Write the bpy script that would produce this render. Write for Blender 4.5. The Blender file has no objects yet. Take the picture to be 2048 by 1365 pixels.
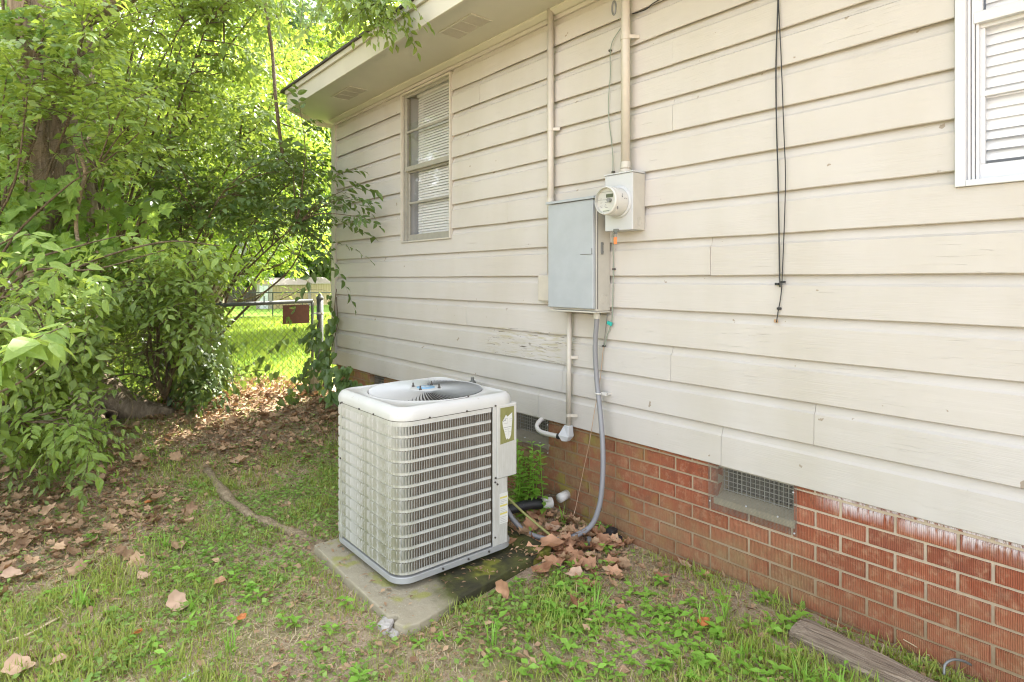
import bpy, math, random
import numpy as np
from mathutils import Vector, Matrix

R = math.radians
rng = np.random.default_rng(7)
random.seed(7)
S = bpy.context.scene
COL = S.collection

# ------------------------------------------------------------------ camera, world, sun, exposure
F_PX, CXP, YH, XV = 1190.0, 1024.0, 558.2, 29.0
HEAD = math.atan((CXP - XV) / F_PX)          # heading, measured from -X towards +Y
SA, CA = math.sin(HEAD), math.cos(HEAD)
DW = 3.22 * CA                                # distance camera -> house wall
HC = 1.30
cam_d = bpy.data.cameras.new('camera'); cam = bpy.data.objects.new('camera', cam_d); COL.objects.link(cam)
cam.location = (0, -DW, HC)
cam.rotation_euler = (R(90), 0, math.atan2(SA, -CA) - R(90))
cam_d.sensor_width = 36; cam_d.lens = 36 * F_PX / 2048
cam_d.shift_y = -(1365 / 2 - YH) / 2048
cam_d.clip_start = 0.05; cam_d.clip_end = 600
S.camera = cam

SUN_AZ = Vector((-0.40, 0.92)).normalized(); SUN_EL = R(50)
w = bpy.data.worlds.new("World"); S.world = w; w.use_nodes = True
wn = w.node_tree; wn.nodes.clear()
sky = wn.nodes.new('ShaderNodeTexSky'); sky.sky_type = 'NISHITA'; sky.sun_disc = False
sky.sun_elevation = SUN_EL; sky.sun_rotation = math.atan2(SUN_AZ.x, SUN_AZ.y)
sky.dust_density = 3.0; sky.air_density = 1.0; sky.ozone_density = 1.0
hs = wn.nodes.new('ShaderNodeHueSaturation'); hs.inputs['Saturation'].default_value = 0.30
bg = wn.nodes.new('ShaderNodeBackground'); bg.inputs['Strength'].default_value = 0.15
wo = wn.nodes.new('ShaderNodeOutputWorld')
wn.links.new(sky.outputs[0], hs.inputs['Color']); wn.links.new(hs.outputs[0], bg.inputs[0]); wn.links.new(bg.outputs[0], wo.inputs[0])

sd = bpy.data.lights.new('sun', 'SUN'); sd.energy = 3.2; sd.angle = R(0.6); sd.color = (1, 0.95, 0.86)
so = bpy.data.objects.new('sun', sd); COL.objects.link(so)
sdir = Vector((SUN_AZ.x * math.cos(SUN_EL), SUN_AZ.y * math.cos(SUN_EL), math.sin(SUN_EL)))
so.rotation_euler = sdir.to_track_quat('Z', 'Y').to_euler(); so.location = (-8, 8, 12)

vs = S.view_settings; vs.view_transform = 'Standard'; vs.look = 'None'; vs.gamma = 1.0
vs.exposure = 2.72
try: vs.use_curve_mapping = False
except Exception: pass
S.cycles.max_bounces = 8; S.cycles.diffuse_bounces = 5; S.cycles.transparent_max_bounces = 8
S.cycles.transmission_bounces = 4; S.cycles.glossy_bounces = 3
S.cycles.use_denoising = True; S.cycles.filter_width = 1.15
S.cycles.caustics_reflective = False; S.cycles.caustics_refractive = False

# ------------------------------------------------------------------ where a picture point lies in the place
def W(x, y, Y=0.0):
    t = (x - CXP) / F_PX; d = (DW + Y) / (SA + t * CA)
    return Vector((d * (-CA + t * SA), Y, HC - (y - YH) / F_PX * d))
def GP(x, y, z=-0.09):
    d = (HC - z) * F_PX / (y - YH); t = (x - CXP) / F_PX
    return Vector((d * (-CA + t * SA), -DW + d * (SA + t * CA), z))
def AD(x, y, d):
    t = (x - CXP) / F_PX
    return Vector((d * (-CA + t * SA), -DW + d * (SA + t * CA), HC - (y - YH) / F_PX * d))

# ------------------------------------------------------------------ node material helpers
class NT:
    def __init__(s, name):
        s.m = bpy.data.materials.new(name); s.m.use_nodes = True; s.t = s.m.node_tree; s.t.nodes.clear()
    def n(s, kind, **kw):
        nd = s.t.nodes.new('ShaderNode' + kind)
        for k, v in kw.items():
            if k.startswith('i_'): s.put(nd.inputs[int(k[2:])], v)
            else: setattr(nd, k, v)
        return nd
    def put(s, inp, v):
        if isinstance(v, bpy.types.NodeSocket): s.t.links.new(v, inp)
        elif isinstance(v, bpy.types.Node): s.t.links.new(v.outputs[0], inp)
        else:
            if isinstance(v, tuple) and len(v) == 3 and inp.type == 'RGBA': v = (*v, 1)
            inp.default_value = v
    def coord(s, kind='Object'):
        return s.n('TexCoord').outputs[kind]
    def geo(s, k='Position'): return s.n('NewGeometry').outputs[k]
    def mapping(s, v, scale=(1, 1, 1), loc=(0, 0, 0), rot=(0, 0, 0)):
        nd = s.n('Mapping'); s.put(nd.inputs[0], v); nd.inputs[1].default_value = loc; nd.inputs[2].default_value = rot; nd.inputs[3].default_value = scale
        return nd.outputs[0]
    def noise(s, v, scale=5, detail=4, rough=0.55, dist=0.0, out='Fac'):
        nd = s.n('TexNoise'); s.put(nd.inputs['Vector'], v); s.put(nd.inputs['Scale'], scale)
        nd.inputs['Detail'].default_value = detail; nd.inputs['Roughness'].default_value = rough; nd.inputs['Distortion'].default_value = dist
        return nd.outputs[out]
    def ramp(s, f, stops, interp='LINEAR'):
        nd = s.n('ValToRGB'); s.put(nd.inputs[0], f); e = nd.color_ramp.elements; nd.color_ramp.interpolation = interp
        while len(e) < len(stops): e.new(0.5)
        for el, (p, c) in zip(e, stops):
            el.position = p; el.color = (c, c, c, 1) if not isinstance(c, tuple) else (*c, 1)
        return nd.outputs[0]
    def mix(s, f, a, b, mode='MIX'):
        nd = s.n('MixRGB'); nd.blend_type = mode; s.put(nd.inputs[0], f); s.put(nd.inputs[1], a); s.put(nd.inputs[2], b)
        return nd.outputs[0]
    def math(s, op, a, b=0.0, c=None, clamp=False):
        nd = s.n('Math'); nd.operation = op; nd.use_clamp = clamp; s.put(nd.inputs[0], a); s.put(nd.inputs[1], b)
        if c is not None: s.put(nd.inputs[2], c)
        return nd.outputs[0]
    def sep(s, v):
        nd = s.n('SeparateXYZ'); s.put(nd.inputs[0], v); return nd.outputs
    def bump(s, h, strength=0.3, dist=0.01, nrm=None):
        nd = s.n('Bump'); nd.inputs['Strength'].default_value = strength; nd.inputs['Distance'].default_value = dist
        s.put(nd.inputs['Height'], h)
        if nrm is not None: s.put(nd.inputs['Normal'], nrm)
        return nd.outputs[0]
    def pbr(s, col, rough=0.6, metal=0.0, nrm=None, spec=0.5, **kw):
        b = s.n('BsdfPrincipled'); s.put(b.inputs['Base Color'], col); s.put(b.inputs['Roughness'], rough)
        s.put(b.inputs['Metallic'], metal); s.put(b.inputs['Specular IOR Level'], spec)
        if nrm is not None: s.put(b.inputs['Normal'], nrm)
        for k, v in kw.items(): s.put(b.inputs[k.replace('_', ' ')], v)
        o = s.n('OutputMaterial'); s.t.links.new(b.outputs[0], o.inputs[0]); s.b = b
        return s.m

def m_simple(name, col, rough=0.5, metal=0.0, var=0.12, scale=8, bump=0.0, spec=0.5):
    t = NT(name); v = t.coord(); f = t.noise(v, scale, 5)
    c = t.mix(f, tuple(x * (1 - var) for x in col), tuple(min(1, x * (1 + var)) for x in col))
    nr = t.bump(t.noise(v, scale * 12, 4), bump, 0.003) if bump else None
    return t.pbr(c, rough, metal, nr, spec)

# painted lap siding: long wood grain, cracks, chips and water stains
def m_siding():
    t = NT('siding_paint'); P = t.geo(); ri = t.n('ObjectInfo').outputs['Random']
    off = t.n('CombineXYZ'); t.put(off.inputs[0], t.math('MULTIPLY', ri, 37.0)); t.put(off.inputs[2], t.math('MULTIPLY', ri, 11.0))
    pv = t.n('VectorMath'); pv.operation = 'ADD'; t.put(pv.inputs[0], P); t.put(pv.inputs[1], off); PV = pv.outputs[0]
    base = t.mix(t.noise(t.mapping(PV, (0.9, 1, 3)), 1.2, 5), (0.485, 0.455, 0.425), (0.535, 0.510, 0.485))
    base = t.mix(t.math('MULTIPLY', ri, 0.20), base, (0.525, 0.47, 0.41))
    grain = t.noise(t.mapping(PV, (3.0, 1, 95)), 2.0, 7, 0.62, 0.7)
    gm = t.ramp(t.noise(t.mapping(PV, (1, 1, 2.4)), 1.7, 3), [(0.38, 0.12), (0.66, 1.0)])
    crack = t.ramp(t.noise(t.mapping(PV, (2.6, 1, 110)), 2.2, 5, 0.6, 1.0), [(0.64, 0.0), (0.68, 1.0)])
    cmask = t.ramp(t.noise(PV, 2.6, 4), [(0.50, 0.0), (0.64, 1.0)])
    cr = t.math('MULTIPLY', crack, cmask)
    col = t.mix(t.math('MULTIPLY', cr, 0.22), base, (0.26, 0.21, 0.15))
    # the two most weathered boards
    s = t.sep(P)
    def band(v, a, b, e):
        lo = t.math('MULTIPLY_ADD', v, 1 / e, -a / e, clamp=True); hi = t.math('MULTIPLY_ADD', v, -1 / e, b / e, clamp=True)
        return t.math('MULTIPLY', lo, hi)
    wz = t.math('MULTIPLY', band(s[2], 0.79, 0.985, 0.012), band(s[0], -3.25, -2.34, 0.1))
    flake = t.math('MULTIPLY', wz, t.ramp(t.noise(t.mapping(P, (4, 1, 42)), 1.7, 6, 0.6, 0.6), [(0.50, 0.0), (0.62, 1.0)]))
    col = t.mix(t.math('MULTIPLY', flake, 0.7), col, (0.40, 0.35, 0.215))
    dark = t.math('MULTIPLY', wz, t.ramp(t.noise(t.mapping(P, (5, 1, 55)), 2.0, 6, 0.6, 1.2), [(0.61, 0.0), (0.64, 1.0)]))
    col = t.mix(dark, col, (0.08, 0.06, 0.045))
    # small chips
    chip = t.ramp(t.noise(PV, 16, 3, 0.5), [(0.715, 0.0), (0.73, 1.0)])
    col = t.mix(t.math('MULTIPLY', chip, 0.8), col, (0.26, 0.20, 0.14))
    dirt = t.ramp(t.noise(t.mapping(P, (2.2, 1, 0.8)), 1.1, 5), [(0.42, 0.0), (0.75, 1.0)])
    col = t.mix(t.math('MULTIPLY', dirt, 0.32), col, (0.36, 0.32, 0.23))
    hgt = t.math('ADD', t.math('MULTIPLY', grain, gm), t.math('MULTIPLY', cr, -1.6))
    hgt = t.math('ADD', hgt, t.math('MULTIPLY', flake, -0.5))
    n1 = t.bump(hgt, 0.5, 0.004)
    n2 = t.bump(t.noise(t.mapping(PV, (1.3, 1, 5)), 1.6, 3), 0.25, 0.02, n1)
    return t.pbr(col, 0.46, 0, n2, 0.4)

def m_brick(name='brick_face'):
    t = NT(name); P = t.geo(); ri = t.n('ObjectInfo').outputs['Random']; s = t.sep(P)
    c = t.ramp(ri, [(0.0, (0.31, 0.088, 0.045)), (0.2, (0.38, 0.125, 0.068)), (0.4, (0.31, 0.085, 0.042)), (0.6, (0.41, 0.15, 0.085)), (0.8, (0.25, 0.078, 0.046)), (1.0, (0.36, 0.105, 0.052))])
    streak = t.noise(t.mapping(P, (150, 40, 5)), 1.3, 5, 0.6, 0.5)
    wv = t.n('TexWave'); wv.wave_type = 'BANDS'; wv.bands_direction = 'X'; t.put(wv.inputs['Vector'], P); wv.inputs['Scale'].default_value = 52.0; wv.inputs['Distortion'].default_value = 2.2; wv.inputs['Detail'].default_value = 3; wv.inputs['Detail Scale'].default_value = 0.6
    line = t.math('ADD', t.math('MULTIPLY', wv.outputs['Fac'], 0.7), t.math('MULTIPLY', t.noise(t.mapping(P, (120, 40, 60)), 1.1, 4, 0.6, 0.2), 0.35))
    c = t.mix(t.ramp(line, [(0.18, 0.80), (0.42, 0.0)]), c, (0.16, 0.055, 0.032))
    c = t.mix(t.ramp(streak, [(0.55, 0.0), (0.75, 0.5)]), c, (0.52, 0.24, 0.12))
    c = t.mix(t.ramp(t.noise(P, 26, 6, 0.75), [(0.50, 0.0), (0.72, 0.6)]), c, (0.50, 0.31, 0.20))
    c = t.mix(t.ramp(t.noise(P, 18, 6, 0.75), [(0.34, 0.5), (0.46, 0.0)]), c, (0.17, 0.075, 0.05))
    # splash dirt and algae: towards the ground and by the drain; a stain, not shade
    zz = t.math('MULTIPLY_ADD', s[2], -4.0, 1.15, clamp=True)
    xx = t.math('MULTIPLY_ADD', s[0], -1.6, -1.0, clamp=True)
    far = t.math('MULTIPLY_ADD', s[0], -1.2, -2.0, clamp=True)
    am = t.math('MAXIMUM', t.math('MULTIPLY', zz, t.math('MAXIMUM', xx, 0.45)), far)
    nz = t.ramp(t.noise(P, 6.5, 6, 0.7), [(0.36, 0.25), (0.62, 1.0)])
    c = t.mix(t.math('MULTIPLY', t.math('MULTIPLY', am, nz), 0.88), c, t.mix(t.noise(t.mapping(P, (90, 20, 16)), 2, 5), (0.17, 0.105, 0.05), (0.40, 0.285, 0.15)))
    gr = t.math('MULTIPLY', t.math('MULTIPLY', far, t.ramp(t.noise(P, 9, 4), [(0.52, 0.0), (0.66, 1.0)])), 0.7)
    c = t.mix(gr, c, (0.27, 0.27, 0.05))
    # efflorescence and old paint on the top course at the near end
    ez = t.math('MULTIPLY_ADD', s[2], 20.0, -7.45, clamp=True); ex = t.math('MULTIPLY_ADD', s[0], 9.0, 9.6, clamp=True)
    en = t.ramp(t.noise(t.mapping(P, (60, 10, 9)), 1.3, 5, 0.65), [(0.38, 0.0), (0.54, 1.0)])
    blob = t.ramp(t.noise(P, 5.5, 3), [(0.36, 0.0), (0.50, 1.0)])
    c = t.mix(t.math('MULTIPLY', t.math('MULTIPLY', t.math('MULTIPLY', ez, ex), en), t.math('MULTIPLY', blob, 0.95)), c, (0.80, 0.74, 0.76))
    h = t.math('ADD', t.math('ADD', t.math('MULTIPLY', line, 1.0), t.math('MULTIPLY', streak, 0.5)), t.math('MULTIPLY', t.noise(P, 24, 6, 0.7), 1.6))
    return t.pbr(c, 0.85, 0, t.bump(h, 0.9, 0.003), 0.25)

def m_mortar():
    t = NT('mortar'); P = t.geo(); s = t.sep(P)
    c = t.mix(t.noise(P, 30, 6, 0.7), (0.42, 0.33, 0.23), (0.62, 0.54, 0.43))
    zz = t.math('MULTIPLY_ADD', s[2], -3.2, 1.0, clamp=True); far = t.math('MULTIPLY_ADD', s[0], -0.9, -0.9, clamp=True)
    c = t.mix(t.math('MULTIPLY', t.math('MAXIMUM', zz, far), 0.85), c, (0.27, 0.19, 0.105))
    return t.pbr(c, 0.95, 0, t.bump(t.noise(P, 160, 4), 0.6, 0.003), 0.2)

def m_leaf(name, lo, hi, tr, rough=0.42, trans=0.38, odd=None):
    t = NT(name); g = t.n('NewGeometry'); ri = t.n('ObjectInfo').outputs['Random']
    r = t.math('FRACT', t.math('ADD', g.outputs['Random Per Island'], ri))
    c = t.mix(r, lo, hi)
    blotch = t.noise(t.coord('Object'), 14, 3)
    c = t.mix(t.ramp(blotch, [(0.4, 0.0), (0.7, 0.35)]), c, tuple(min(1, x * 1.5) for x in hi))
    if odd: c = t.mix(t.ramp(r, [(0.955, 0.0), (0.965, 1.0)]), c, odd)
    b = t.n('BsdfPrincipled'); t.put(b.inputs['Base Color'], c); t.put(b.inputs['Roughness'], rough); t.put(b.inputs['Specular IOR Level'], 0.45)
    tl = t.n('BsdfTranslucent'); t.put(tl.inputs[0], t.mix(r, tr, tuple(x * 0.72 for x in tr)))
    mx = t.n('MixShader'); mx.inputs[0].default_value = trans
    t.t.links.new(b.outputs[0], mx.inputs[1]); t.t.links.new(tl.outputs[0], mx.inputs[2])
    o = t.n('OutputMaterial'); t.t.links.new(mx.outputs[0], o.inputs[0])
    return t.m

def m_bark(name, a, b, sc=(9, 9, 2.2)):
    t = NT(name); v = t.mapping(t.geo(), sc); f = t.noise(v, 2.2, 7, 0.65, 1.2)
    c = t.mix(t.ramp(f, [(0.32, 0.0), (0.68, 1.0)]), a, b)
    return t.pbr(c, 0.92, 0, t.bump(f, 0.9, 0.03), 0.2)

def m_concrete(name='concrete', moss=False):
    t = NT(name); P = t.geo(); s = t.sep(P)
    c = t.mix(t.noise(P, 14, 7, 0.7), (0.27, 0.235, 0.165), (0.44, 0.39, 0.29))
    c = t.mix(t.ramp(t.noise(P, 70, 3), [(0.62, 0.0), (0.72, 0.6)]), c, (0.50, 0.46, 0.38))
    if moss:
        # wet, mossy side of the slab
        k = t.math('MULTIPLY_ADD', s[1], 6.5, 7.75)
        k = t.math('ADD', k, t.math('MULTIPLY', t.math('SUBTRACT', t.noise(P, 7, 5), 0.5), 3.0))
        k = t.math('MULTIPLY_ADD', s[0], 2.0, t.math('ADD', k, 4.2), clamp=True)
        mo = t.mix(t.ramp(t.noise(P, 9, 4), [(0.42, 0.0), (0.66, 1.0)]), (0.030, 0.030, 0.014), (0.095, 0.105, 0.022))
        c = t.mix(t.math('MULTIPLY', k, 0.93), c, mo)
        edge = t.math('MULTIPLY', t.ramp(t.noise(P, 5.5, 3), [(0.56, 0.0), (0.62, 1.0)]), 0.6)
        c = t.mix(edge, c, (0.30, 0.31, 0.045))
    return t.pbr(c, 0.93, 0, t.bump(t.noise(P, 60, 6, 0.7), 0.6, 0.008), 0.2)

def m_soil():
    t = NT('soil'); P = t.geo(); s = t.sep(P)
    c = t.mix(t.noise(P, 3.2, 8, 0.7), (0.34, 0.245, 0.165), (0.60, 0.46, 0.34))
    c = t.mix(t.ramp(t.noise(P, 70, 6, 0.8), [(0.50, 0.0), (0.64, 0.9)]), c, (0.68, 0.54, 0.41))
    c = t.mix(t.ramp(t.noise(P, 34, 5, 0.7), [(0.30, 0.7), (0.44, 0.0)]), c, (0.085, 0.055, 0.035))
    gm = t.ramp(t.noise(P, 2.1, 6, 0.65), [(0.46, 0.0), (0.64, 0.6)])
    c = t.mix(gm, c, t.mix(t.noise(P, 40, 4), (0.15, 0.18, 0.04), (0.33, 0.34, 0.10)))
    # the lawn past the gate
    lw = t.math('MULTIPLY_ADD', s[0], -1.6, -10.6, clamp=True)
    c = t.mix(lw, c, t.mix(t.noise(P, 2.2, 7, 0.7), (0.10, 0.20, 0.02), (0.24, 0.37, 0.05)))
    return t.pbr(c, 0.95, 0, t.bump(t.noise(P, 45, 8, 0.75), 1.0, 0.02), 0.15)

def m_glass():
    t = NT('window_glass'); g = t.n('BsdfGlass'); g.inputs['Roughness'].default_value = 0.0; g.inputs['IOR'].default_value = 1.6
    tr = t.n('BsdfTransparent'); gl = t.n('BsdfGlossy'); gl.inputs['Roughness'].default_value = 0.02
    lw = t.n('LayerWeight'); lw.inputs[0].default_value = 0.5; fc = t.math('POWER', lw.outputs['Facing'], 3.0); fr = t.math('MULTIPLY_ADD', fc, 0.85, 0.07, clamp=True)
    nr = t.bump(t.noise(t.coord(), 2.5, 2), 0.12, 0.02); t.put(gl.inputs['Normal'], nr)
    mx = t.n('MixShader'); t.put(mx.inputs[0], fr); t.t.links.new(tr.outputs[0], mx.inputs[1]); t.t.links.new(gl.outputs[0], mx.inputs[2])
    t.t.nodes.remove(g)
    o = t.n('OutputMaterial'); t.t.links.new(mx.outputs[0], o.inputs[0]); return t.m

def m_acwhite():
    t = NT('enamelled_steel'); P = t.coord(); G = t.geo(); s = t.sep(G)
    c = t.mix(t.noise(P, 6, 5), (0.51, 0.505, 0.485), (0.61, 0.605, 0.585))
    front = t.math('MULTIPLY_ADD', s[1], -8.0, -8.9, clamp=True)            # the side that faces the yard grows algae
    st = t.ramp(t.noise(t.mapping(P, (38, 38, 6)), 1.6, 6, 0.75), [(0.36, 0.0), (0.54, 1.0)])
    pa = t.ramp(t.noise(P, 4.2, 4), [(0.34, 0.25), (0.54, 1.0)])
    low = t.math('MULTIPLY_ADD', s[2], -0.9, 1.12, clamp=True)
    k = t.math('MULTIPLY', t.math('MULTIPLY', t.math('MULTIPLY', st, pa), t.math('MULTIPLY_ADD', s[2], -25.0, 17.6, clamp=True)), t.math('MULTIPLY', low, t.math('MULTIPLY_ADD', front, 0.75, 0.25)))
    c = t.mix(t.math('MULTIPLY', k, 0.9), c, (0.17, 0.165, 0.065))
    c = t.mix(t.ramp(t.noise(P, 45, 4), [(0.66, 0.0), (0.74, 0.5)]), c, (0.32, 0.24, 0.15))
    return t.pbr(c, 0.38, 0, None, 0.5)

M = {}
M['siding'] = m_siding(); M['brick'] = m_brick(); M['mortar'] = m_mortar()
M['trim'] = m_simple('painted_trim', (0.51, 0.475, 0.41), 0.45, bump=0.15)
M['soffit'] = m_simple('soffit_paint', (0.51, 0.49, 0.41), 0.55, scale=3, bump=0.1)
M['conduit'] = m_simple('painted_conduit', (0.50, 0.46, 0.40), 0.38, scale=20)
M['white'] = m_simple('white_window_paint', (0.58, 0.59, 0.61), 0.35, var=0.06)
M['alu'] = m_simple('aged_aluminium', (0.31, 0.295, 0.25), 0.42, var=0.2, scale=25)
M['blind'] = m_simple('blind_slats', (0.74, 0.73, 0.71), 0.45, var=0.03)
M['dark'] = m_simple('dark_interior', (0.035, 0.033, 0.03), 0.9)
M['room'] = m_simple('room_wall', (0.30, 0.28, 0.24), 0.9)
M['glass'] = m_glass()
M['panelgrey'] = m_simple('panel_grey', (0.355, 0.38, 0.405), 0.42, var=0.15, scale=9)
M['boxgrey'] = m_simple('meter_box_grey', (0.49, 0.50, 0.51), 0.38, var=0.10, scale=7)
M['boxside'] = m_simple('overpainted_side', (0.46, 0.44, 0.39), 0.45, var=0.16, scale=14)
M['black'] = m_simple('black_rubber', (0.02, 0.02, 0.022), 0.5)
M['steel'] = m_simple('galvanised_steel', (0.20, 0.205, 0.20), 0.5, 0.5, var=0.2, scale=14)
M['fencesteel'] = m_simple('dull_fence_steel', (0.085, 0.09, 0.085), 0.6, 0.3, var=0.2, scale=14)
M['wiregal'] = m_simple('galvanised_wire', (0.42, 0.42, 0.40), 0.5, 0.5, var=0.2, scale=30)
M['fencewire'] = m_simple('weathered_fence_wire', (0.10, 0.11, 0.09), 0.6, 0.3)
M['meshwire'] = m_simple('hardware_cloth', (0.20, 0.185, 0.155), 0.7, 0.0, var=0.2, scale=30)
M['screw'] = m_simple('screw_head', (0.10, 0.09, 0.08), 0.5, 0.5)
M['ac'] = m_acwhite(); M['acbase'] = m_simple('base_pan', (0.38, 0.385, 0.385), 0.45, 0.2, var=0.15, scale=12)
M['coil'] = m_bark('coil_fins', (0.22, 0.17, 0.125), (0.55, 0.44, 0.33), (60, 60, 4))
M['guard'] = m_simple('fan_guard', (0.50, 0.50, 0.48), 0.38, 0.0, var=0.08)
M['blue'] = m_simple('blue_badge', (0.18, 0.36, 0.52), 0.4)
M['sticker'] = m_simple('paper_label', (0.66, 0.66, 0.63), 0.6, var=0.04)
M['ink'] = m_simple('label_ink', (0.12, 0.12, 0.13), 0.7)
M['yellow'] = m_simple('yellow_label_ink', (0.62, 0.55, 0.14), 0.7)
t_ = NT('algae_label'); c_ = t_.mix(t_.noise(t_.mapping(t_.coord(), (30, 30, 8)), 3, 6), (0.16, 0.16, 0.045), (0.30, 0.29, 0.11)); M['algae'] = t_.pbr(c_, 0.8)
M['concrete'] = m_concrete(); M['slab'] = m_concrete('slab_concrete', True)
M['chunk'] = m_simple('broken_concrete', (0.44, 0.41, 0.38), 0.95, var=0.35, scale=30, bump=0.6)
M['flex'] = m_simple('grey_liquidtight', (0.23, 0.23, 0.245), 0.42, var=0.08)
M['pvc'] = m_simple('white_pvc', (0.58, 0.56, 0.53), 0.35, var=0.08, scale=20)
M['orange'] = m_simple('orange_tag', (0.80, 0.22, 0.07), 0.5)
M['teal'] = m_simple('teal_clip', (0.02, 0.42, 0.36), 0.45)
M['greenwire'] = m_simple('ground_wire_sheath', (0.22, 0.27, 0.21), 0.5, var=0.3)
M['rust'] = m_simple('rusted_sheet', (0.13, 0.055, 0.035), 0.85, var=0.3, scale=30)
M['lcd'] = m_simple('meter_display', (0.09, 0.10, 0.075), 0.25)
M['lens'] = m_simple('meter_body', (0.56, 0.55, 0.52), 0.25, var=0.04)
M['clear'] = m_glass()
M['bark'] = m_bark('sycamore_bark', (0.13, 0.095, 0.065), (0.32, 0.255, 0.185)); M['twig'] = m_bark('twig_bark', (0.07, 0.05, 0.03), (0.22, 0.17, 0.11), (20, 20, 20))
M['root'] = m_bark('root_bark', (0.20, 0.15, 0.09), (0.42, 0.33, 0.22), (14, 14, 14))
M['log'] = m_bark('weathered_timber', (0.17, 0.125, 0.09), (0.56, 0.45, 0.345), (1.6, 46, 46))
M['wood'] = m_bark('fence_board', (0.05, 0.04, 0.03), (0.15, 0.12, 0.09))
M['soil'] = m_soil()
M['leaf_near'] = m_leaf('leaf_pale_green', (0.115, 0.20, 0.030), (0.215, 0.315, 0.065), (0.44, 0.58, 0.10), 0.5, 0.42)
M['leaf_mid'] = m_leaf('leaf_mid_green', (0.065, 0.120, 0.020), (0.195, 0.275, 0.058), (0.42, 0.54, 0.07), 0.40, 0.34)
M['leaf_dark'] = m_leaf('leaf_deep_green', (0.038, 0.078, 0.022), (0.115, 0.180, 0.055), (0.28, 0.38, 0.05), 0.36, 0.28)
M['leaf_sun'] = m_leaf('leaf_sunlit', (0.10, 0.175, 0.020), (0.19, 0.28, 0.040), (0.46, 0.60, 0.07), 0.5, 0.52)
M['leaf_far'] = m_leaf('leaf_far', (0.08, 0.14, 0.045), (0.16, 0.235, 0.10), (0.30, 0.42, 0.14), 0.6, 0.40)
M['leaf_vine'] = m_leaf('vine_leaf', (0.085, 0.165, 0.026), (0.185, 0.29, 0.055), (0.38, 0.55, 0.07), 0.5, 0.35)
M['grass'] = m_leaf('grass_blade', (0.17, 0.25, 0.035), (0.40, 0.45, 0.10), (0.58, 0.66, 0.14), 0.6, 0.35, odd=(0.55, 0.44, 0.24))
M['lawn'] = m_leaf('lawn_blade', (0.125, 0.195, 0.020), (0.235, 0.31, 0.04), (0.40, 0.50, 0.055), 0.6, 0.45)
M['clover'] = m_leaf('ground_plant_leaf', (0.12, 0.23, 0.04), (0.26, 0.39, 0.085), (0.45, 0.62, 0.11), 0.5, 0.3)
M['weed'] = m_leaf('weed_leaf', (0.16, 0.35, 0.04), (0.29, 0.52, 0.08), (0.50, 0.75, 0.12), 0.45, 0.38)
M['straw'] = m_leaf('dry_straw', (0.42, 0.32, 0.19), (0.70, 0.56, 0.38), (0.4, 0.3, 0.15), 0.8, 0.15)
M['deadleaf'] = m_leaf('dead_leaf', (0.17, 0.095, 0.048), (0.50, 0.335, 0.20), (0.45, 0.22, 0.10), 0.75, 0.12)
M['deadpale'] = m_leaf('pale_dead_leaf', (0.44, 0.28, 0.18), (0.60, 0.42, 0.30), (0.5, 0.28, 0.14), 0.7, 0.15)

M['deadrust'] = m_leaf('rusty_dead_leaf', (0.26, 0.12, 0.06), (0.56, 0.32, 0.19), (0.5, 0.24, 0.11), .7, .12)

# ------------------------------------------------------------------ mesh helpers
def tag(o, label=None, cat=None, group=None, kind=None):
    if label: o['label'] = label
    if cat: o['category'] = cat
    if group: o['group'] = group
    if kind: o['kind'] = kind
    return o
def link(o, parent=None):
    COL.objects.link(o)
    if parent is not None:
        o.parent = parent
        o.matrix_parent_inverse = Matrix.Identity(4)
    return o
def world_loc(o):
    m = Matrix.Translation(o.location) @ o.rotation_euler.to_matrix().to_4x4()
    return world_loc(o.parent) @ m if o.parent else m
def thing(name, label, cat, loc=(0, 0, 0), group=None):
    o = bpy.data.objects.new(name, None); link(o); o.location = loc; o.empty_display_size = 0.1
    return tag(o, label, cat, group)
def mk(name, verts, faces, mat, parent=None, smooth=False, bevel=0.0, seg=2):
    """verts in world coordinates; the object's own origin is placed at its mean"""
    V = np.asarray(verts, dtype=float)
    base = world_loc(parent).translation if parent is not None else Vector((0, 0, 0))
    c = V.mean(axis=0) if parent is not None or True else np.zeros(3)
    me = bpy.data.meshes.new(name)
    me.from_pydata([tuple(v) for v in (V - c)], [], faces); me.update()
    if smooth: me.polygons.foreach_set('use_smooth', [True] * len(me.polygons))
    mats = mat if isinstance(mat, (list, tuple)) else [mat]
    for m in mats: me.materials.append(m)
    o = bpy.data.objects.new(name, me); link(o, parent)
    o.location = Vector(c) - base
    if bevel > 0:
        b = o.modifiers.new('bevel', 'BEVEL'); b.width = bevel; b.segments = seg; b.limit_method = 'ANGLE'; b.angle_limit = R(35)
    return o
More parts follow.
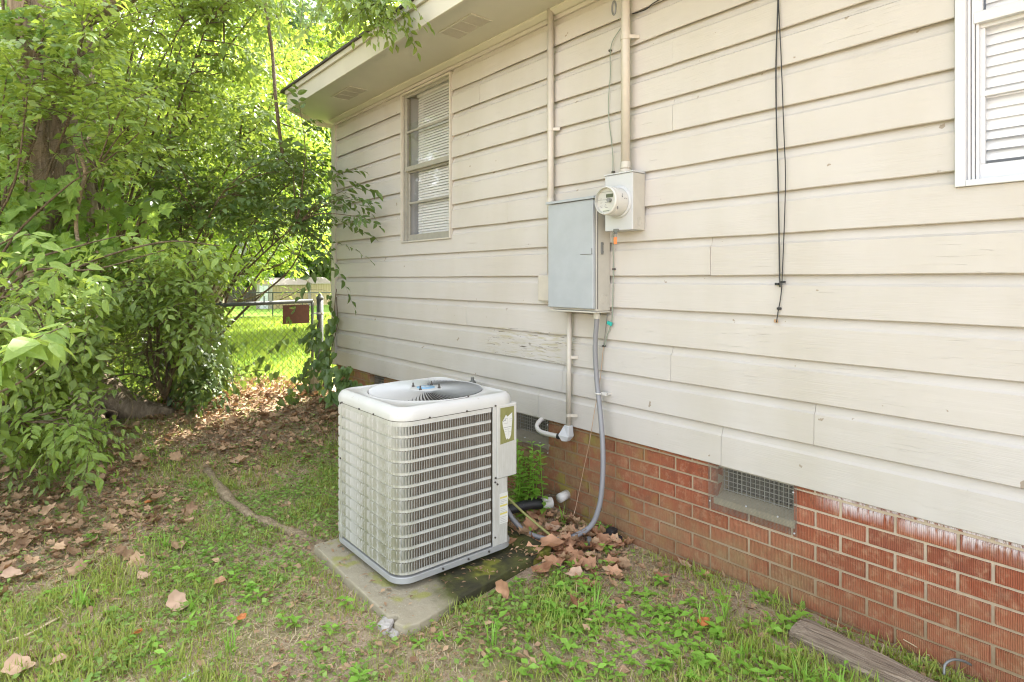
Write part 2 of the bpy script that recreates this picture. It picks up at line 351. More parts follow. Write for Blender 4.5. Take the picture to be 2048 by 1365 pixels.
class MB:
    def __init__(s): s.v = []; s.f = []; s.mi = []
    def add(s, v, f, mi=0):
        n = len(s.v); s.v += [tuple(p) for p in v]; s.f += [tuple(i + n for i in q) for q in f]; s.mi += [mi] * len(f); return s
    def box(s, a, b, mi=0):
        (x0, y0, z0), (x1, y1, z1) = a, b
        return s.add([(x0, y0, z0), (x1, y0, z0), (x1, y1, z0), (x0, y1, z0), (x0, y0, z1), (x1, y0, z1), (x1, y1, z1), (x0, y1, z1)],
                     [(0, 3, 2, 1), (4, 5, 6, 7), (0, 1, 5, 4), (1, 2, 6, 5), (2, 3, 7, 6), (3, 0, 4, 7)], mi)
    def tube(s, pts, r, n=8, cap=True, mi=0):
        pts = [Vector(p) for p in pts]; rs = r if isinstance(r, (list, tuple)) else [r] * len(pts)
        ref = None; V = []; Fc = []
        for i, p in enumerate(pts):
            d = (pts[min(i + 1, len(pts) - 1)] - pts[max(i - 1, 0)]).normalized()
            if ref is None: ref = d.orthogonal().normalized()
            ref = (ref - d * ref.dot(d)).normalized(); b = d.cross(ref)
            for k in range(n):
                a = 2 * math.pi * k / n; V.append(p + (ref * math.cos(a) + b * math.sin(a)) * rs[i])
        for i in range(len(pts) - 1):
            for k in range(n):
                k2 = (k + 1) % n; Fc.append((i * n + k, i * n + k2, (i + 1) * n + k2, (i + 1) * n + k))
        if cap: Fc.append(tuple(range(n))[::-1]); Fc.append(tuple((len(pts) - 1) * n + k for k in range(n)))
        return s.add(V, Fc, mi)
    def prism(s, poly, axis, a, b, mi=0):
        """poly: 2-D outline in the two other axes (in order x,y,z), swept along axis from a to b"""
        def P(u, v, w_): return {0: (w_, u, v), 1: (u, w_, v), 2: (u, v, w_)}[axis]
        n = len(poly); V = [P(u, v, a) for u, v in poly] + [P(u, v, b) for u, v in poly]
        Fc = [tuple(range(n)), tuple(range(2 * n - 1, n - 1, -1))] + [(i, i + n, (i + 1) % n + n, (i + 1) % n) for i in range(n)]
        return s.add(V, Fc, mi)
    def build(s, name, mat, parent=None, smooth=False, bevel=0.0, seg=2):
        o = mk(name, s.v, s.f, mat, parent, smooth, bevel, seg)
        if any(s.mi): o.data.polygons.foreach_set('material_index', s.mi)
        fixn(o.data)
        return o
import bmesh
def fixn(me):
    bm = bmesh.new(); bm.from_mesh(me); bmesh.ops.recalc_face_normals(bm, faces=bm.faces); bm.to_mesh(me); bm.free()
def bez(p, n=24):
    """Catmull-Rom through the points"""
    P = [Vector(q) for q in p]; P = [P[0] * 2 - P[1]] + P + [P[-1] * 2 - P[-2]]; out = []
    for i in range(1, len(P) - 2):
        k = max(2, n // (len(P) - 3))
        for j in range(k):
            t = j / k; a, b, c, d = P[i - 1:i + 3]
            out.append(0.5 * ((2 * b) + (c - a) * t + (2 * a - 5 * b + 4 * c - d) * t * t + (3 * b - a - 3 * c + d) * t ** 3))
    out.append(P[-2]); return out
def sm(x, a, b):
    t = np.clip((x - a) / (b - a), 0, 1); return t * t * (3 - 2 * t)
# smooth value noise for python-side placement
_g = np.random.default_rng(3).random((64, 64))
def vn(x, y, sc, o=0.0):
    x = np.asarray(x) * sc + 13.7 + o; y = np.asarray(y) * sc + 5.1 + o * 1.7
    xi = np.floor(x).astype(int); yi = np.floor(y).astype(int); fx = x - xi; fy = y - yi
    fx = fx * fx * (3 - 2 * fx); fy = fy * fy * (3 - 2 * fy)
    a = _g[xi % 64, yi % 64]; b = _g[(xi + 1) % 64, yi % 64]; c = _g[xi % 64, (yi + 1) % 64]; d = _g[(xi + 1) % 64, (yi + 1) % 64]
    return (a * (1 - fx) + b * fx) * (1 - fy) + (c * (1 - fx) + d * fx) * fy
def gz(x, y):
    """height of the ground"""
    x = np.asarray(x, float); y = np.asarray(y, float)
    z = -0.076 + 0.20 * sm(-x, 4.0, 5.9) * sm(y, -2.4, -1.2)
    z = z - 0.95 * sm(-x, 7.0, 42.0)
    bump = (vn(x, y, 1.3) - 0.5) * 0.035 + (vn(x, y, 4.0, 9) - 0.5) * 0.020 + (vn(x, y, 11.0, 4) - 0.5) * 0.010
    near = sm(np.hypot(x + 2.5, y + 0.9), 0.45, 0.9)
    return z + bump * (0.35 + 0.65 * near)

# ------------------------------------------------------------------ ground: one sheet to the horizon
def ground():
    xs = np.unique(np.concatenate([np.linspace(-160, -14, 30), np.linspace(-14, -7, 40), np.linspace(-7, 1.5, 190), np.linspace(1.5, 60, 12)]))
    ys = np.unique(np.concatenate([np.linspace(-80, -6, 14), np.linspace(-6, 1.0, 150), np.linspace(1, 8, 40), np.linspace(8, 120, 24)]))
    X, Y = np.meshgrid(xs, ys, indexing='ij'); Z = gz(X, Y)
    V = np.stack([X, Y, Z], -1).reshape(-1, 3); n = len(ys)
    i, j = np.meshgrid(np.arange(len(xs) - 1), np.arange(n - 1), indexing='ij'); a = (i * n + j).ravel()
    Fc = np.stack([a, a + n, a + n + 1, a + 1], -1)
    me = bpy.data.meshes.new('ground'); me.from_pydata(V.tolist(), [], Fc.tolist()); me.polygons.foreach_set('use_smooth', [True] * len(me.polygons))
    me.materials.append(M['soil']); o = bpy.data.objects.new('ground', me); link(o); tag(o, kind='structure')
ground()

# ------------------------------------------------------------------ the house
XC, XE = -5.775, 1.30            # far corner, near end (outside the frame)
house = thing('house', 'beige lap-sided house on a red brick foundation, right of the air conditioner', 'house', (XC, 0, -0.09))
ZB = [0.447, 0.630, 0.797, 0.969, 1.145, 1.316, 1.493, 1.669, 1.847, 2.023, 2.192, 2.351, 2.517, 2.685, 2.842]
WIN = [(-4.385, -3.650, 1.597, 2.828), (-0.588, 0.36, 1.612, 2.80)]
# core walls behind boards
mb = MB()
def wall_strip(x0, x1, z0, z1): mb.box((x0, 0.035, z0), (x1, 0.16, z1))
for (x0, x1) in ((XC + 0.01, WIN[0][0]), (WIN[0][1], WIN[1][0]), (WIN[1][1], XE)): wall_strip(x0, x1, 0.43, 2.93)
for a in WIN: wall_strip(a[0], a[1], 0.43, a[2]); wall_strip(a[0], a[1], a[3], 2.93)
mb.box((XC + 0.01, 0.17, -0.3), (XC + 0.14, 7.0, 2.93)); mb.box((XE - 0.12, 0.17, -0.3), (XE, 7.0, 2.93)); mb.box((XC + 0.01, 7.01, -0.3), (XE, 7.12, 2.93))
mb.build('wall', M['trim'], house)
mb = MB(); mb.box((XC + 0.16, 0.2, 0.55), (XE - 0.14, 6.9, 0.6)); mb.box((XC + 0.16, 0.2, 2.80), (XE - 0.14, 6.9, 2.84))
mb.box((XC + 0.16, 1.6, 0.61), (XE - 0.14, 1.65, 2.79)); mb.build('interior', M['room'], house)

def board(x0, x1, k, notch=False):
    z0, z1 = ZB[k], ZB[k + 1]; h = z1 - z0; j = random.uniform(-0.0015, 0.0015)
    prof = [(0.033, z0 + 0.016), (0.002 + j, z0), (-0.0015 + j, z0 + 0.003), (0.001 + j, z0 + 0.745 * h), (0.010, z0 + 0.80 * h), (0.0245, z1 + 0.010), (0.0345, z1 + 0.014)]
    L = x1 - x0; n = max(2, int(L / 0.16)); xs = [x0 + 0.0008 + (L - 0.0016) * i / n for i in range(n + 1)]
    if notch: xs = sorted(xs + [q + e_ for wn_ in WIN for q, sg in ((wn_[0], 1), (wn_[1], -1)) for e_ in (-.0012 * sg, .0004 * sg) if x0 + .01 < q < x1 - .01]); n = len(xs) - 1
    V = []; ph = random.uniform(0, 6)
    for x in xs:
        wv = 0.0014 * math.sin(x * 3.1 + ph) + 0.0009 * math.sin(x * 9.7 + 2 * ph)
        zc_ = min([w4[2] - .001 for w4 in WIN if notch and w4[0] < x < w4[1]] + [9])
        for q, (y, z) in enumerate(prof):
            z = min(z, zc_); V.append((x, y - (wv if q in (1, 2, 3) else 0), z + (wv * 0.9 if q in (0, 1, 2) else 0)))
    m = len(prof); Fc = []
    for i in range(n):
        for q in range(m):
            q2 = (q + 1) % m; Fc.append((i * m + q, i * m + q2, (i + 1) * m + q2, (i + 1) * m + q))
    Fc.append(tuple(range(m))); Fc.append(tuple(n * m + q for q in range(m))[::-1])
    o = mk('siding_board', V, Fc, M['siding'], siding); fixn(o.data); return o
siding = bpy.data.objects.new('siding', None); link(siding, house); siding.location = (0, 0, 0)
JO = {0: [-1.469, -2.705], 1: [-1.058, -2.492], 2: [-1.739, -2.37], 3: [-3.460, -2.37], 5: [-1.523], 7: [-3.0], 9: [-1.73], 11: [-1.73], 12: [-3.3]}
XL = XC + 0.075
for k in range(14):
    cuts = [XL, XE] + JO.get(k, []); cuts.sort()
    segs = list(zip(cuts[:-1], cuts[1:])); out = []
    for a, b in segs:
        parts = [(a, b)]
        for (wx0, wx1, wz0, wz1) in WIN:
            if k != 6 and ZB[k + 1] > wz0 + 0.03 and ZB[k] < wz1 - 0.01:
                new = []
                for p, q in parts:
                    if q <= wx0 or p >= wx1: new.append((p, q)); continue
                    if p < wx0: new.append((p, wx0 - 0.002))
                    if q > wx1: new.append((wx1 + 0.002, q))
                parts = new
        out += parts
    for a, b in out:
        if b - a > 0.03: board(a, b, k, k == 6)
MB().box((XC, -0.012, 0.44), (XC + 0.073, 0.034, 2.84)).box((XC - 0.018, -0.012, 0.44), (XC - 0.002, 0.12, 2.84)).build('corner_board', M['trim'], house, bevel=0.002)
MB().box((XC, 0.004, 2.846), (XE, 0.034, 2.897)).build('frieze_board', M['siding'], house, bevel=0.002)
MB().prism([(-0.045, 2.898), (-0.045, 2.886), (-0.012, 2.868), (0.003, 2.868), (0.003, 2.898)], 0, XC, XE).build('eave_moulding', M['soffit'], house)

# eaves
ZS, ZF, ZT = 2.899, 2.862, 3.05
poly = [(-5.55, -0.515), (-5.93, -0.10), (-5.96, 7.4), (XE + 0.4, 7.4), (XE + 0.4, -0.53)]
mb = MB(); mb.prism(poly, 2, ZS, ZS + 0.012)
soff = mb.build('soffit', M['soffit'], house)
def strip(p, q, z0, z1, th, mbx):
    p = Vector((*p, 0)); q = Vector((*q, 0)); d = (q - p).normalized(); n = Vector((d.y, -d.x, 0)) * th
    V = []
    for z in (z0, z1):
        for s_ in (p, q, q + n, p + n): V.append((s_.x, s_.y, z))
    mbx.add(V, [(0, 1, 2, 3), (7, 6, 5, 4), (0, 4, 5, 1), (1, 5, 6, 2), (2, 6, 7, 3), (3, 7, 4, 0)])
mb = MB(); strip((-5.545, -0.515), (XE + 0.4, -0.53), ZF, ZT - 0.02, 0.02, mb); mb.build('fascia', M['soffit'], house, bevel=0.002)
mb = MB(); strip((-5.93, -0.10), (-5.552, -0.518), ZF, ZT - 0.02, 0.02, mb); strip((-5.96, 7.4), (-5.932, -0.098), ZF, ZT - 0.02, 0.02, mb); mb.build('fascia', M['soffit'], house, bevel=0.002)
mb = MB(); strip((-5.56, -0.538), (XE + 0.41, -0.553), ZT - 0.055, ZT - 0.012, 0.018, mb); mb.build('fascia_trim', M['soffit'], house, bevel=0.002)
t_ = NT('shingles'); M['shingle'] = t_.pbr(t_.mix(t_.noise(t_.geo(), 40, 5), (0.035, 0.032, 0.03), (0.10, 0.09, 0.08)), 0.95, 0, t_.bump(t_.noise(t_.geo(), 60, 5), 0.7, 0.01))
rv = [(-5.62, -0.575, ZT), (-6.00, -0.12, ZT), (-6.02, 7.5, ZT), (XE + 0.46, 7.5, ZT), (XE + 0.46, -0.59, ZT), (-5.9, 3.5, 4.35), (XE + 0.46, 3.5, 4.35)]
rv2 = [(x, y, z - 0.016) for x, y, z in rv]
mk('roof', rv + rv2, [(0, 4, 6, 5), (0, 5, 1), (1, 5, 2), (2, 5, 6, 3), (3, 6, 4), (7, 8, 9, 10, 11), (0, 1, 8, 7), (1, 2, 9, 8), (2, 3, 10, 9), (3, 4, 11, 10), (4, 0, 7, 11)], M['shingle'], house)
# soffit vents: frame and fine louvre grille
def soffit_vent(x0, x1, y0, y1):
    z = ZS - 0.003
    fr = MB()
    e = 0.012
    fr.box((x0, y0, z - 0.004), (x1, y0 + e, z + 0.002)).box((x0, y1 - e, z - 0.004), (x1, y1, z + 0.002)).box((x0, y0 + e, z - 0.004), (x0 + e, y1 - e, z + 0.002)).box((x1 - e, y0 + e, z - 0.004), (x1, y1 - e, z + 0.002))
    for i in (1, 2):
        xm = x0 + (x1 - x0) * i / 3; fr.box((xm - 0.004, y0 + e, z - 0.003), (xm + 0.004, y1 - e, z + 0.0015))
    o = fr.build('soffit_vent', M['soffit'], soff)
    g = MB(); n = 22
    for i in range(n):
        y = y0 + e + (y1 - y0 - 2 * e) * (i + 0.5) / n; g.box((x0 + e, y - 0.0016, z - 0.002), (x1 - e, y + 0.0016, z + 0.001))
    g.build('vent_grille', M['trim'], soff); MB().box((x0 + e, y0 + e, z + 0.001), (x1 - e, y1 - e, z + 0.0025)).build('vent_shade_sheet', M['dark'], soff)  # near-black sheet paints the shade inside the soffit vent
soffit_vent(-3.27, -2.90, -0.365, -0.20); soffit_vent(-5.02, -4.64, -0.345, -0.175)

# foundation: individual bricks, the 300 nearest as parts of their own
VENT = [(-5.02, -4.735), (-2.985, -2.635), (-1.502, -1.150)]
found = MB().box((XC + 0.02, 0.0285, -0.35), (VENT[0][0], 0.12, 0.442)).box((VENT[0][1], 0.0285, -0.35), (VENT[1][0], 0.12, 0.442)).box((VENT[1][1], 0.0285, -0.35), (VENT[2][0], 0.12, 0.442)) \
    .box((VENT[2][1], 0.0285, -0.35), (XE, 0.12, 0.442))
for a, b in VENT: found.box((a, 0.0285, -0.35), (b, 0.12, 0.274))
found = found.build('foundation', M['mortar'], house)
CH, BP = 0.0687, 0.1905
bm_cache = {}
def brick_mesh(L):
    key = round(L, 3)
    if key in bm_cache: return bm_cache[key]
    me = bpy.data.meshes.new('brick'); bm = bmesh.new(); bmesh.ops.create_cube(bm, size=1)
    bmesh.ops.scale(bm, vec=(L, 0.05, CH - 0.0112), verts=bm.verts)
    ed = [e for e in bm.edges if all(v.co.y < 0 for v in e.verts)]
    bmesh.ops.bevel(bm, geom=ed, offset=0.003, segments=2, affect='EDGES')
    bm.to_mesh(me); bm.free(); me.materials.append(M['brick']); bm_cache[key] = me; return me
bricks = []
for r in range(-1, 9):
    zt = 0.4255 - r * CH; zc = zt - CH / 2
    off = -0.9685 + (BP * 0.5 if r % 2 else 0)
    k0 = int((XC - off) / BP) - 1
    x = off + k0 * BP
    while x < XE:
        a, b = x + 0.0058 + random.uniform(-.0012, .0012), x + BP - 0.0058 + random.uniform(-.0012, .0012); x += BP
        a = max(a, XC + 0.02); segs = [(a, b)]
        if r in (-1, 0, 1):
            for (v0, v1) in VENT:
                new = []
                for p, q in segs:
                    if q <= v0 or p >= v1: new.append((p, q)); continue
                    if p < v0 - 0.01: new.append((p, v0))
                    if q > v1 + 0.01: new.append((v1, q))
                segs = new
        for p, q in segs:
            if q - p < 0.012: continue
            h = 0.0
            bricks.append(((p + q) / 2, zc, q - p))
bricks.sort(key=lambda b: -b[0] - 0 if b[0] < -0.3 else 50 + b[0])
near = bricks[:298]; rest = bricks[298:]
for (x, z, L) in near:
    o = bpy.data.objects.new('brick', brick_mesh(L)); link(o, found)
    o.location = Vector((x, 0.045 + random.uniform(-0.0018, 0.0018), z + random.uniform(-.0009, .0009))) - (found.location + house.location)
    o.rotation_euler = (random.uniform(-.006, .006), random.uniform(-.008, .008), random.uniform(-.006, .006))
mb = MB()
for (x, z, L) in rest: mb.box((x - L / 2, 0.0205 + random.uniform(-0.001, 0.001), z - CH / 2 + 0.005), (x + L / 2, 0.07, z + CH / 2 - 0.005))
tag(mb.build('brickwork', M['brick'], found), kind='stuff')
# crawlspace vents: sill, coarse grille in the opening, hardware cloth tacked over it
def crawl_vent(x0, x1, fine):
    mb = MB(); mb.prism([(0.010, 0.262), (0.010, 0.292), (0.075, 0.312), (0.118, 0.314), (0.118, 0.262)], 0, x0 - 0.012, x1 + 0.008); s_ = mb.build('vent_sill', M['concrete'], house, bevel=0.003)
    MB().box((x0, 0.13, 0.27), (x1, 0.14, 0.46)).build('vent_shade_sheet', M['dark'], house)  # near-black sheet stands in for the darkness of the crawlspace
    g = MB(); n = int((x1 - x0) / 0.021)
    for i in range(n + 1):
        x = x0 + 0.004 + (x1 - x0 - 0.008) * i / n; g.box((x - 0.0013, 0.078, 0.312), (x + 0.0013, 0.081, 0.446))
    for i in range(7):
        z = 0.318 + i * 0.021; g.box((x0, 0.0765, z - 0.0013), (x1, 0.0779, z + 0.0013))
    g.build('vent_grille', M['wiregal'], house)
    if fine:
        g = MB(); a, b = x0 - 0.036, x1 + 0.018; p = 0.0058; n = int((b - a) / p)
        for i in range(n + 1):
            x = a + i * p; zb = 0.236 + 0.004 * math.sin(i * 1.7); g.box((x - 0.00035, 0.0082, zb), (x + 0.00035, 0.0089, 0.446))
        for i in range(37):
            z = 0.238 + i * p; g.box((a, 0.0074, z - 0.00035), (b, 0.0081, z + 0.00035))
        g.build('wire_mesh', M['meshwire'], house)
        n = MB()
        for (x, z) in ((a + 0.008, 0.27), (b - 0.008, 0.246), (b - 0.012, 0.415), (x0 + 0.15, 0.296), (x1 - 0.06, 0.294)):
            n.tube([(x, 0.0085, z), (x, 0.0045, z)], 0.0035, 8)
        n.build('nail_head', M['white'], house)
for i, (a, b) in enumerate(VENT): crawl_vent(a, b, i != 0)

# windows
def window(x0, x1, z0, z1, frame_m, casing_m, casing, rails, blind_x0, slat_p, slat_tilt, open_tail=None):
    wn_ = MB(); e = casing; y0 = -0.014
    wn_.box((x0, y0, z0), (x0 + e, 0.05, z1)).box((x1 - e, y0, z0), (x1, 0.05, z1)).box((x0 + e, y0, z1 - e), (x1 - e, 0.05, z1)).box((x0 + e, y0, z0), (x1 - e, 0.05, z0 + e * 0.7))
    wf = wn_.build('window', casing_m, house, bevel=0.002)
    s0, s1 = x0 + e, x1 - e
    # track channels
    for sd_ in (0, 1):
      tr = MB()
      for q in range(3):
        xx = (s0 + 0.001 + q * 0.010) if sd_ == 0 else (s1 - 0.009 - q * 0.010); tr.box((xx, 0.006 + q * 0.008, z0 + e * 0.7), (xx + 0.008, 0.06, z1 - e))
      tr.build('window_track', frame_m, wf, bevel=0.001)
    a, b = s0 + 0.036, s1 - 0.036; top = z1 - e; bot = z0 + e * 0.7
    zm, zu, zl = rails
    sh = MB()
    # upper sash (proud), lower sash (set back)
    sh.box((a - 0.02, 0.012, zm), (b + 0.02, 0.035, zm + 0.038)).box((a - 0.02, 0.014, zu - 0.009), (b + 0.02, 0.034, zu + 0.009)).box((a - 0.02, 0.012, top - 0.022), (b + 0.02, 0.035, top))
    sh.box((a - 0.02, 0.016, zm + 0.038), (a + 0.004, 0.033, top - 0.022)).box((b - 0.004, 0.016, zm + 0.038), (b + 0.02, 0.033, top - 0.022))
    sh.build('upper_sash', frame_m if frame_m is not M['white'] else M['white'], wf, bevel=0.002)
    sh = MB()
    sh.box((a - 0.02, 0.038, bot), (b + 0.02, 0.062, bot + 0.055)).box((a - 0.02, 0.040, zl - 0.009), (b + 0.02, 0.060, zl + 0.009)).box((a - 0.02, 0.038, zm - 0.012), (b + 0.02, 0.062, zm + 0.012))
    sh.box((a - 0.02, 0.041, bot + 0.055), (a + 0.006, 0.059, zm - 0.012)).box((b - 0.006, 0.041, bot + 0.055), (b + 0.02, 0.059, zm - 0.012))
    sh.build('lower_sash', frame_m, wf, bevel=0.002)
    for (p, q, y) in ((zm + 0.038, zu - 0.009, 0.024), (zu + 0.009, top - 0.022, 0.024), (bot + 0.055, zl - 0.009, 0.050), (zl + 0.009, zm - 0.012, 0.050)):
        mk('pane', [(a, y, p), (b, y, p), (b, y, q), (a, y, q)], [(0, 1, 2, 3)], M['glass'], wf)
    # reveal
    rv_ = MB(); rv_.box((x0 + e * 0.6, 0.064, z0 + 0.02), (a - 0.021, 0.20, top)).box((b + 0.021, 0.064, z0 + 0.02), (x1 - e * 0.6, 0.20, top)).box((a - 0.02, 0.066, z0 + 0.01), (b + 0.02, 0.22, z0 + 0.03))
    rv_.build('window_reveal', M['white'], wf)
    # blind
    n = int((top - bot - 0.08) / slat_p); sx0, sx1 = blind_x0, b + 0.01
    me = None
    for i in range(n):
        z = top - 0.04 - i * slat_p; tl = slat_tilt
        if z < bot + 0.03: break
        if open_tail and z < open_tail: tl = R(52)
        w_ = 0.0125 if slat_p < 0.03 else 0.0255
        key = ('slat', round(sx0, 3))
        if key not in bm_cache:
            V = [];
            for xx in (0, sx1 - sx0):
                for q in range(5):
                    u = (q / 4 - 0.5) * 2 * w_; V.append((xx, u, 0.12 * w_ * (1 - (u / w_) ** 2) * 1.6))
            bm_cache[key] = bpy.data.meshes.new('blind_slat'); bm_cache[key].from_pydata(V, [], [(q, q + 1, q + 6, q + 5) for q in range(4)]); bm_cache[key].materials.append(M['blind'])
        o = bpy.data.objects.new('blind_slat', bm_cache[key]); link(o, wf)
        o.location = Vector((sx0, 0.083, z)) - (wf.location + house.location); o.rotation_euler = (tl + random.uniform(-.03, .03), random.uniform(-0.002, 0.002), 0)
    hb = MB().box((sx0, 0.066, top - 0.025), (sx1, 0.105, top + 0.0)).box((sx0, 0.072, bot + 0.01), (sx1, 0.095, bot + 0.026))
    for fx in (0.15, 0.85):
        xx = sx0 + (sx1 - sx0) * fx; hb.box((xx - 0.0008, 0.0655, bot + 0.026), (xx + 0.0008, 0.067, top - 0.025))
    hb.build('blind_rails', M['blind'], wf)
    return wf
window(*WIN[0], M['alu'], M['trim'], 0.016, (2.185, 2.507, 1.925), WIN[0][0] + 0.135, 0.0215, R(64))
window(*WIN[1], M['white'], M['white'], 0.030, (2.16, 2.40, 1.925), WIN[1][0] + 0.067, 0.036, R(68), 1.825)

# ------------------------------------------------------------------ electrical things on the wall
def box_panel():
    t = thing('breaker_panel', 'blue-grey metal breaker panel on the siding, left of the round meter', 'electrical panel', (-2.30, 0, 1.12))
    MB().box((-2.462, -0.105, 1.128), (-2.126, -0.001, 1.735)).build('box', M['boxside'], t, bevel=0.003)
    MB().box((-2.480, -0.128, 1.140), (-2.135, -0.107, 1.722)).build('door', M['panelgrey'], t, bevel=0.004)
    MB().prism([(-0.140, 1.724), (-0.140, 1.737), (-0.001, 1.752), (-0.001, 1.737)], 0, -2.488, -2.120).build('rain_hood', M['panelgrey'], t, bevel=0.001)
    MB().box((-2.484, -0.128, 1.119), (-2.120, -0.004, 1.127)).build('bottom_flange', M['boxside'], t, bevel=0.001)
    MB().box((-2.225, -0.1300, 1.430), (-2.137, -0.1285, 1.4325)).box((-2.143, -0.1305, 1.432), (-2.1405, -0.1285, 1.462)).build('latch_seam', M['screw'], t)
    MB().box((-2.1255, -0.078, 1.43), (-2.119, -0.062, 1.495)).tube([(-2.119, -0.070, 1.485), (-2.1165, -0.070, 1.485)], 0.008, 12).tube([(-2.119, -0.070, 1.443), (-2.1165, -0.070, 1.443)], 0.008, 12).build('hasp', M['steel'], t, bevel=0.001)
    for r_, nm in ((0.027, 0.0012), (0.018, 0.0020)):
        ko = MB(); pts = [(-2.1255, -0.050 + r_ * math.cos(a), 1.195 + r_ * math.sin(a)) for a in np.linspace(0, 2 * math.pi, 25)]; ko.tube(pts, 0.0013, 5, False)
        ko.build('knockout', M['boxside'], t)
    MB().box((-2.1255, -0.105, 1.14), (-2.1238, -0.1, 1.72)).build('box_seam', M['screw'], t)
box_panel()
def lathe(mbx, axis_pt, prof, n=40, ax='y', mi=0):
    """prof: (radius, offset along the axis)"""
    V = []; m = len(prof)
    for k in range(n):
        a = 2 * math.pi * k / n
        for r_, h in prof:
            if ax == 'y': V.append((axis_pt[0] + r_ * math.cos(a), axis_pt[1] + h, axis_pt[2] + r_ * math.sin(a)))
            else: V.append((axis_pt[0] + r_ * math.cos(a), axis_pt[1] + r_ * math.sin(a), axis_pt[2] + h))
    Fc = []
    for k in range(n):
        k2 = (k + 1) % n
        for q in range(m - 1): Fc.append((k * m + q, k * m + q + 1, k2 * m + q + 1, k2 * m + q))
    return mbx.add(V, Fc, mi)
def meter():
    t = thing('electric_meter', 'round electric meter on its pale grey box beside the breaker panel', 'meter', (-1.985, 0, 1.54))
    MB().box((-2.078, -0.098, 1.548), (-1.897, -0.001, 1.836)).build('box', M['boxgrey'], t, bevel=0.003)
    MB().box((-2.082, -0.104, 1.837), (-1.892, -0.001, 1.843)).build('box_lid', M['boxgrey'], t, bevel=0.001)
    MB().box((-1.8965, -0.094, 1.55), (-1.8945, -0.003, 1.834)).build('side_panel', M['boxside'], t, bevel=0.0008)
    C = (-1.985, -0.098, 1.692)
    rg = MB(); lathe(rg, C, [(0.083, 0.0), (0.083, -0.006), (0.077, -0.012), (0.073, -0.012)], 48); rg.build('ring', M['boxgrey'], t, smooth=True)
    bd = MB(); lathe(bd, C, [(0.072, -0.004), (0.072, -0.075), (0.0705, -0.079), (0.0705, -0.094), (0.072, -0.098), (0.071, -0.104), (0.067, -0.108), (0.065, -0.108), (0.065, -0.088), (0.0005, -0.088)], 48)
    bd.build('meter_body', M['lens'], t, smooth=False)
    g = MB(); lathe(g, C, [(0.0655, -0.1075), (0.05, -0.110), (0.025, -0.1115), (0.0005, -0.112)], 48); g.build('glass_cover', M['clear'], t, smooth=True)
    y = C[1] - 0.0885
    MB().box((-1.985 - 0.006, y - 0.003, 1.708), (-1.985 + 0.036, y, 1.725)).build('display', M['lcd'], t)
    MB().tube([(-1.966, y, 1.693), (-1.966, y - 0.018, 1.693)], 0.010, 16).build('optical_port', M['flex'], t)
    tx = MB()
    for (x, z, w_) in ((-2.03, 1.704, 0.008), (-2.03, 1.684, 0.012), (-2.000, 1.684, 0.022), (-2.036, 1.668, 0.02), (-2.005, 1.666, 0.014), (-2.03, 1.660, 0.012), (-2.0, 1.658, 0.018), (-1.998, 1.674, 0.004)):
        tx.box((x, y - 0.0008, z), (x + w_, y, z + 0.0018))
    tx.box((-2.012, y - 0.001, 1.640), (-1.972, y, 1.6435)).box((-2.045, y - 0.0006, 1.7365), (-1.94, y, 1.738)).box((-2.048, y - 0.0006, 1.6985), (-1.975, y, 1.6997))
    tx.build('printing', M['ink'], t)
    sd_ = MB(); 
    for (an, yy, s_) in ((0.25, -0.155, 0.006), (0.42, -0.148, 0.004), (0.15, -0.13, 0.003), (0.12, -0.123, 0.003), (0.13, -0.140, 0.003), (-0.5, -0.182, 0.004), (-0.58, -0.178, 0.004), (-0.66, -0.174, 0.004)):
        x = C[0] + 0.0722 * math.cos(an); z = C[2] + 0.0722 * math.sin(an); sd_.box((x - 0.0006, yy - s_ / 2, z - s_ * 0.7), (x + 0.0008, yy + s_ / 2, z + s_ * 0.7))
    sd_.build('side_mark', M['ink'], t)
    for r_ in (0.022, 0.014):
        ko = MB(); ko.tube([(-1.8942, -0.050 + r_ * math.cos(a), 1.592 + r_ * math.sin(a)) for a in np.linspace(0, 2 * math.pi, 25)], 0.0012, 5, False); ko.build('knockout', M['boxside'], t)
    MB().box((-2.012, -0.110, 1.540), (-1.985, -0.0985, 1.556)).box((-2.008, -0.106, 1.530), (-1.990, -0.102, 1.540)).build('hasp', M['steel'], t, bevel=0.001)
    mb = MB(); mb.tube(bez([(-2.006, -0.107, 1.545), (-2.010, -0.112, 1.525), (-2.006, -0.108, 1.512)]), 0.0012, 6); mb.tube(bez([(-1.992, -0.107, 1.545), (-1.990, -0.112, 1.525), (-1.995, -0.108, 1.512)]), 0.0012, 6)
    s_ = mb.build('seal_wire', M['steel'], t)
    MB().box((-2.010, -0.109, 1.478), (-1.990, -0.106, 1.514)).build('seal_tag', M['orange'], t, bevel=0.001)
meter()
def strap(mbx, x, z, y, r, side=1):
    pts = [(x + r * math.cos(a) * 1.0, y + r * math.sin(a), z) for a in np.linspace(R(200), R(360), 9)]
    V = []; Fc = []
    for i, p in enumerate(pts):
        V += [(p[0], p[1], p[2] - 0.009), (p[0], p[1], p[2] + 0.009)]
    V += [(x + r + 0.030 * side, -0.003, z - 0.009), (x + r + 0.030 * side, -0.003, z + 0.009)]
    for i in range(len(V) // 2 - 1): Fc.append((2 * i, 2 * i + 2, 2 * i + 3, 2 * i + 1))
    mbx.add(V, Fc); mbx.box((x + r, -0.004, z - 0.009), (x + r + 0.03, -0.0015, z + 0.009)); mbx.tube([(x + r + 0.018, -0.002, z), (x + r + 0.018, -0.007, z)], 0.004, 8)
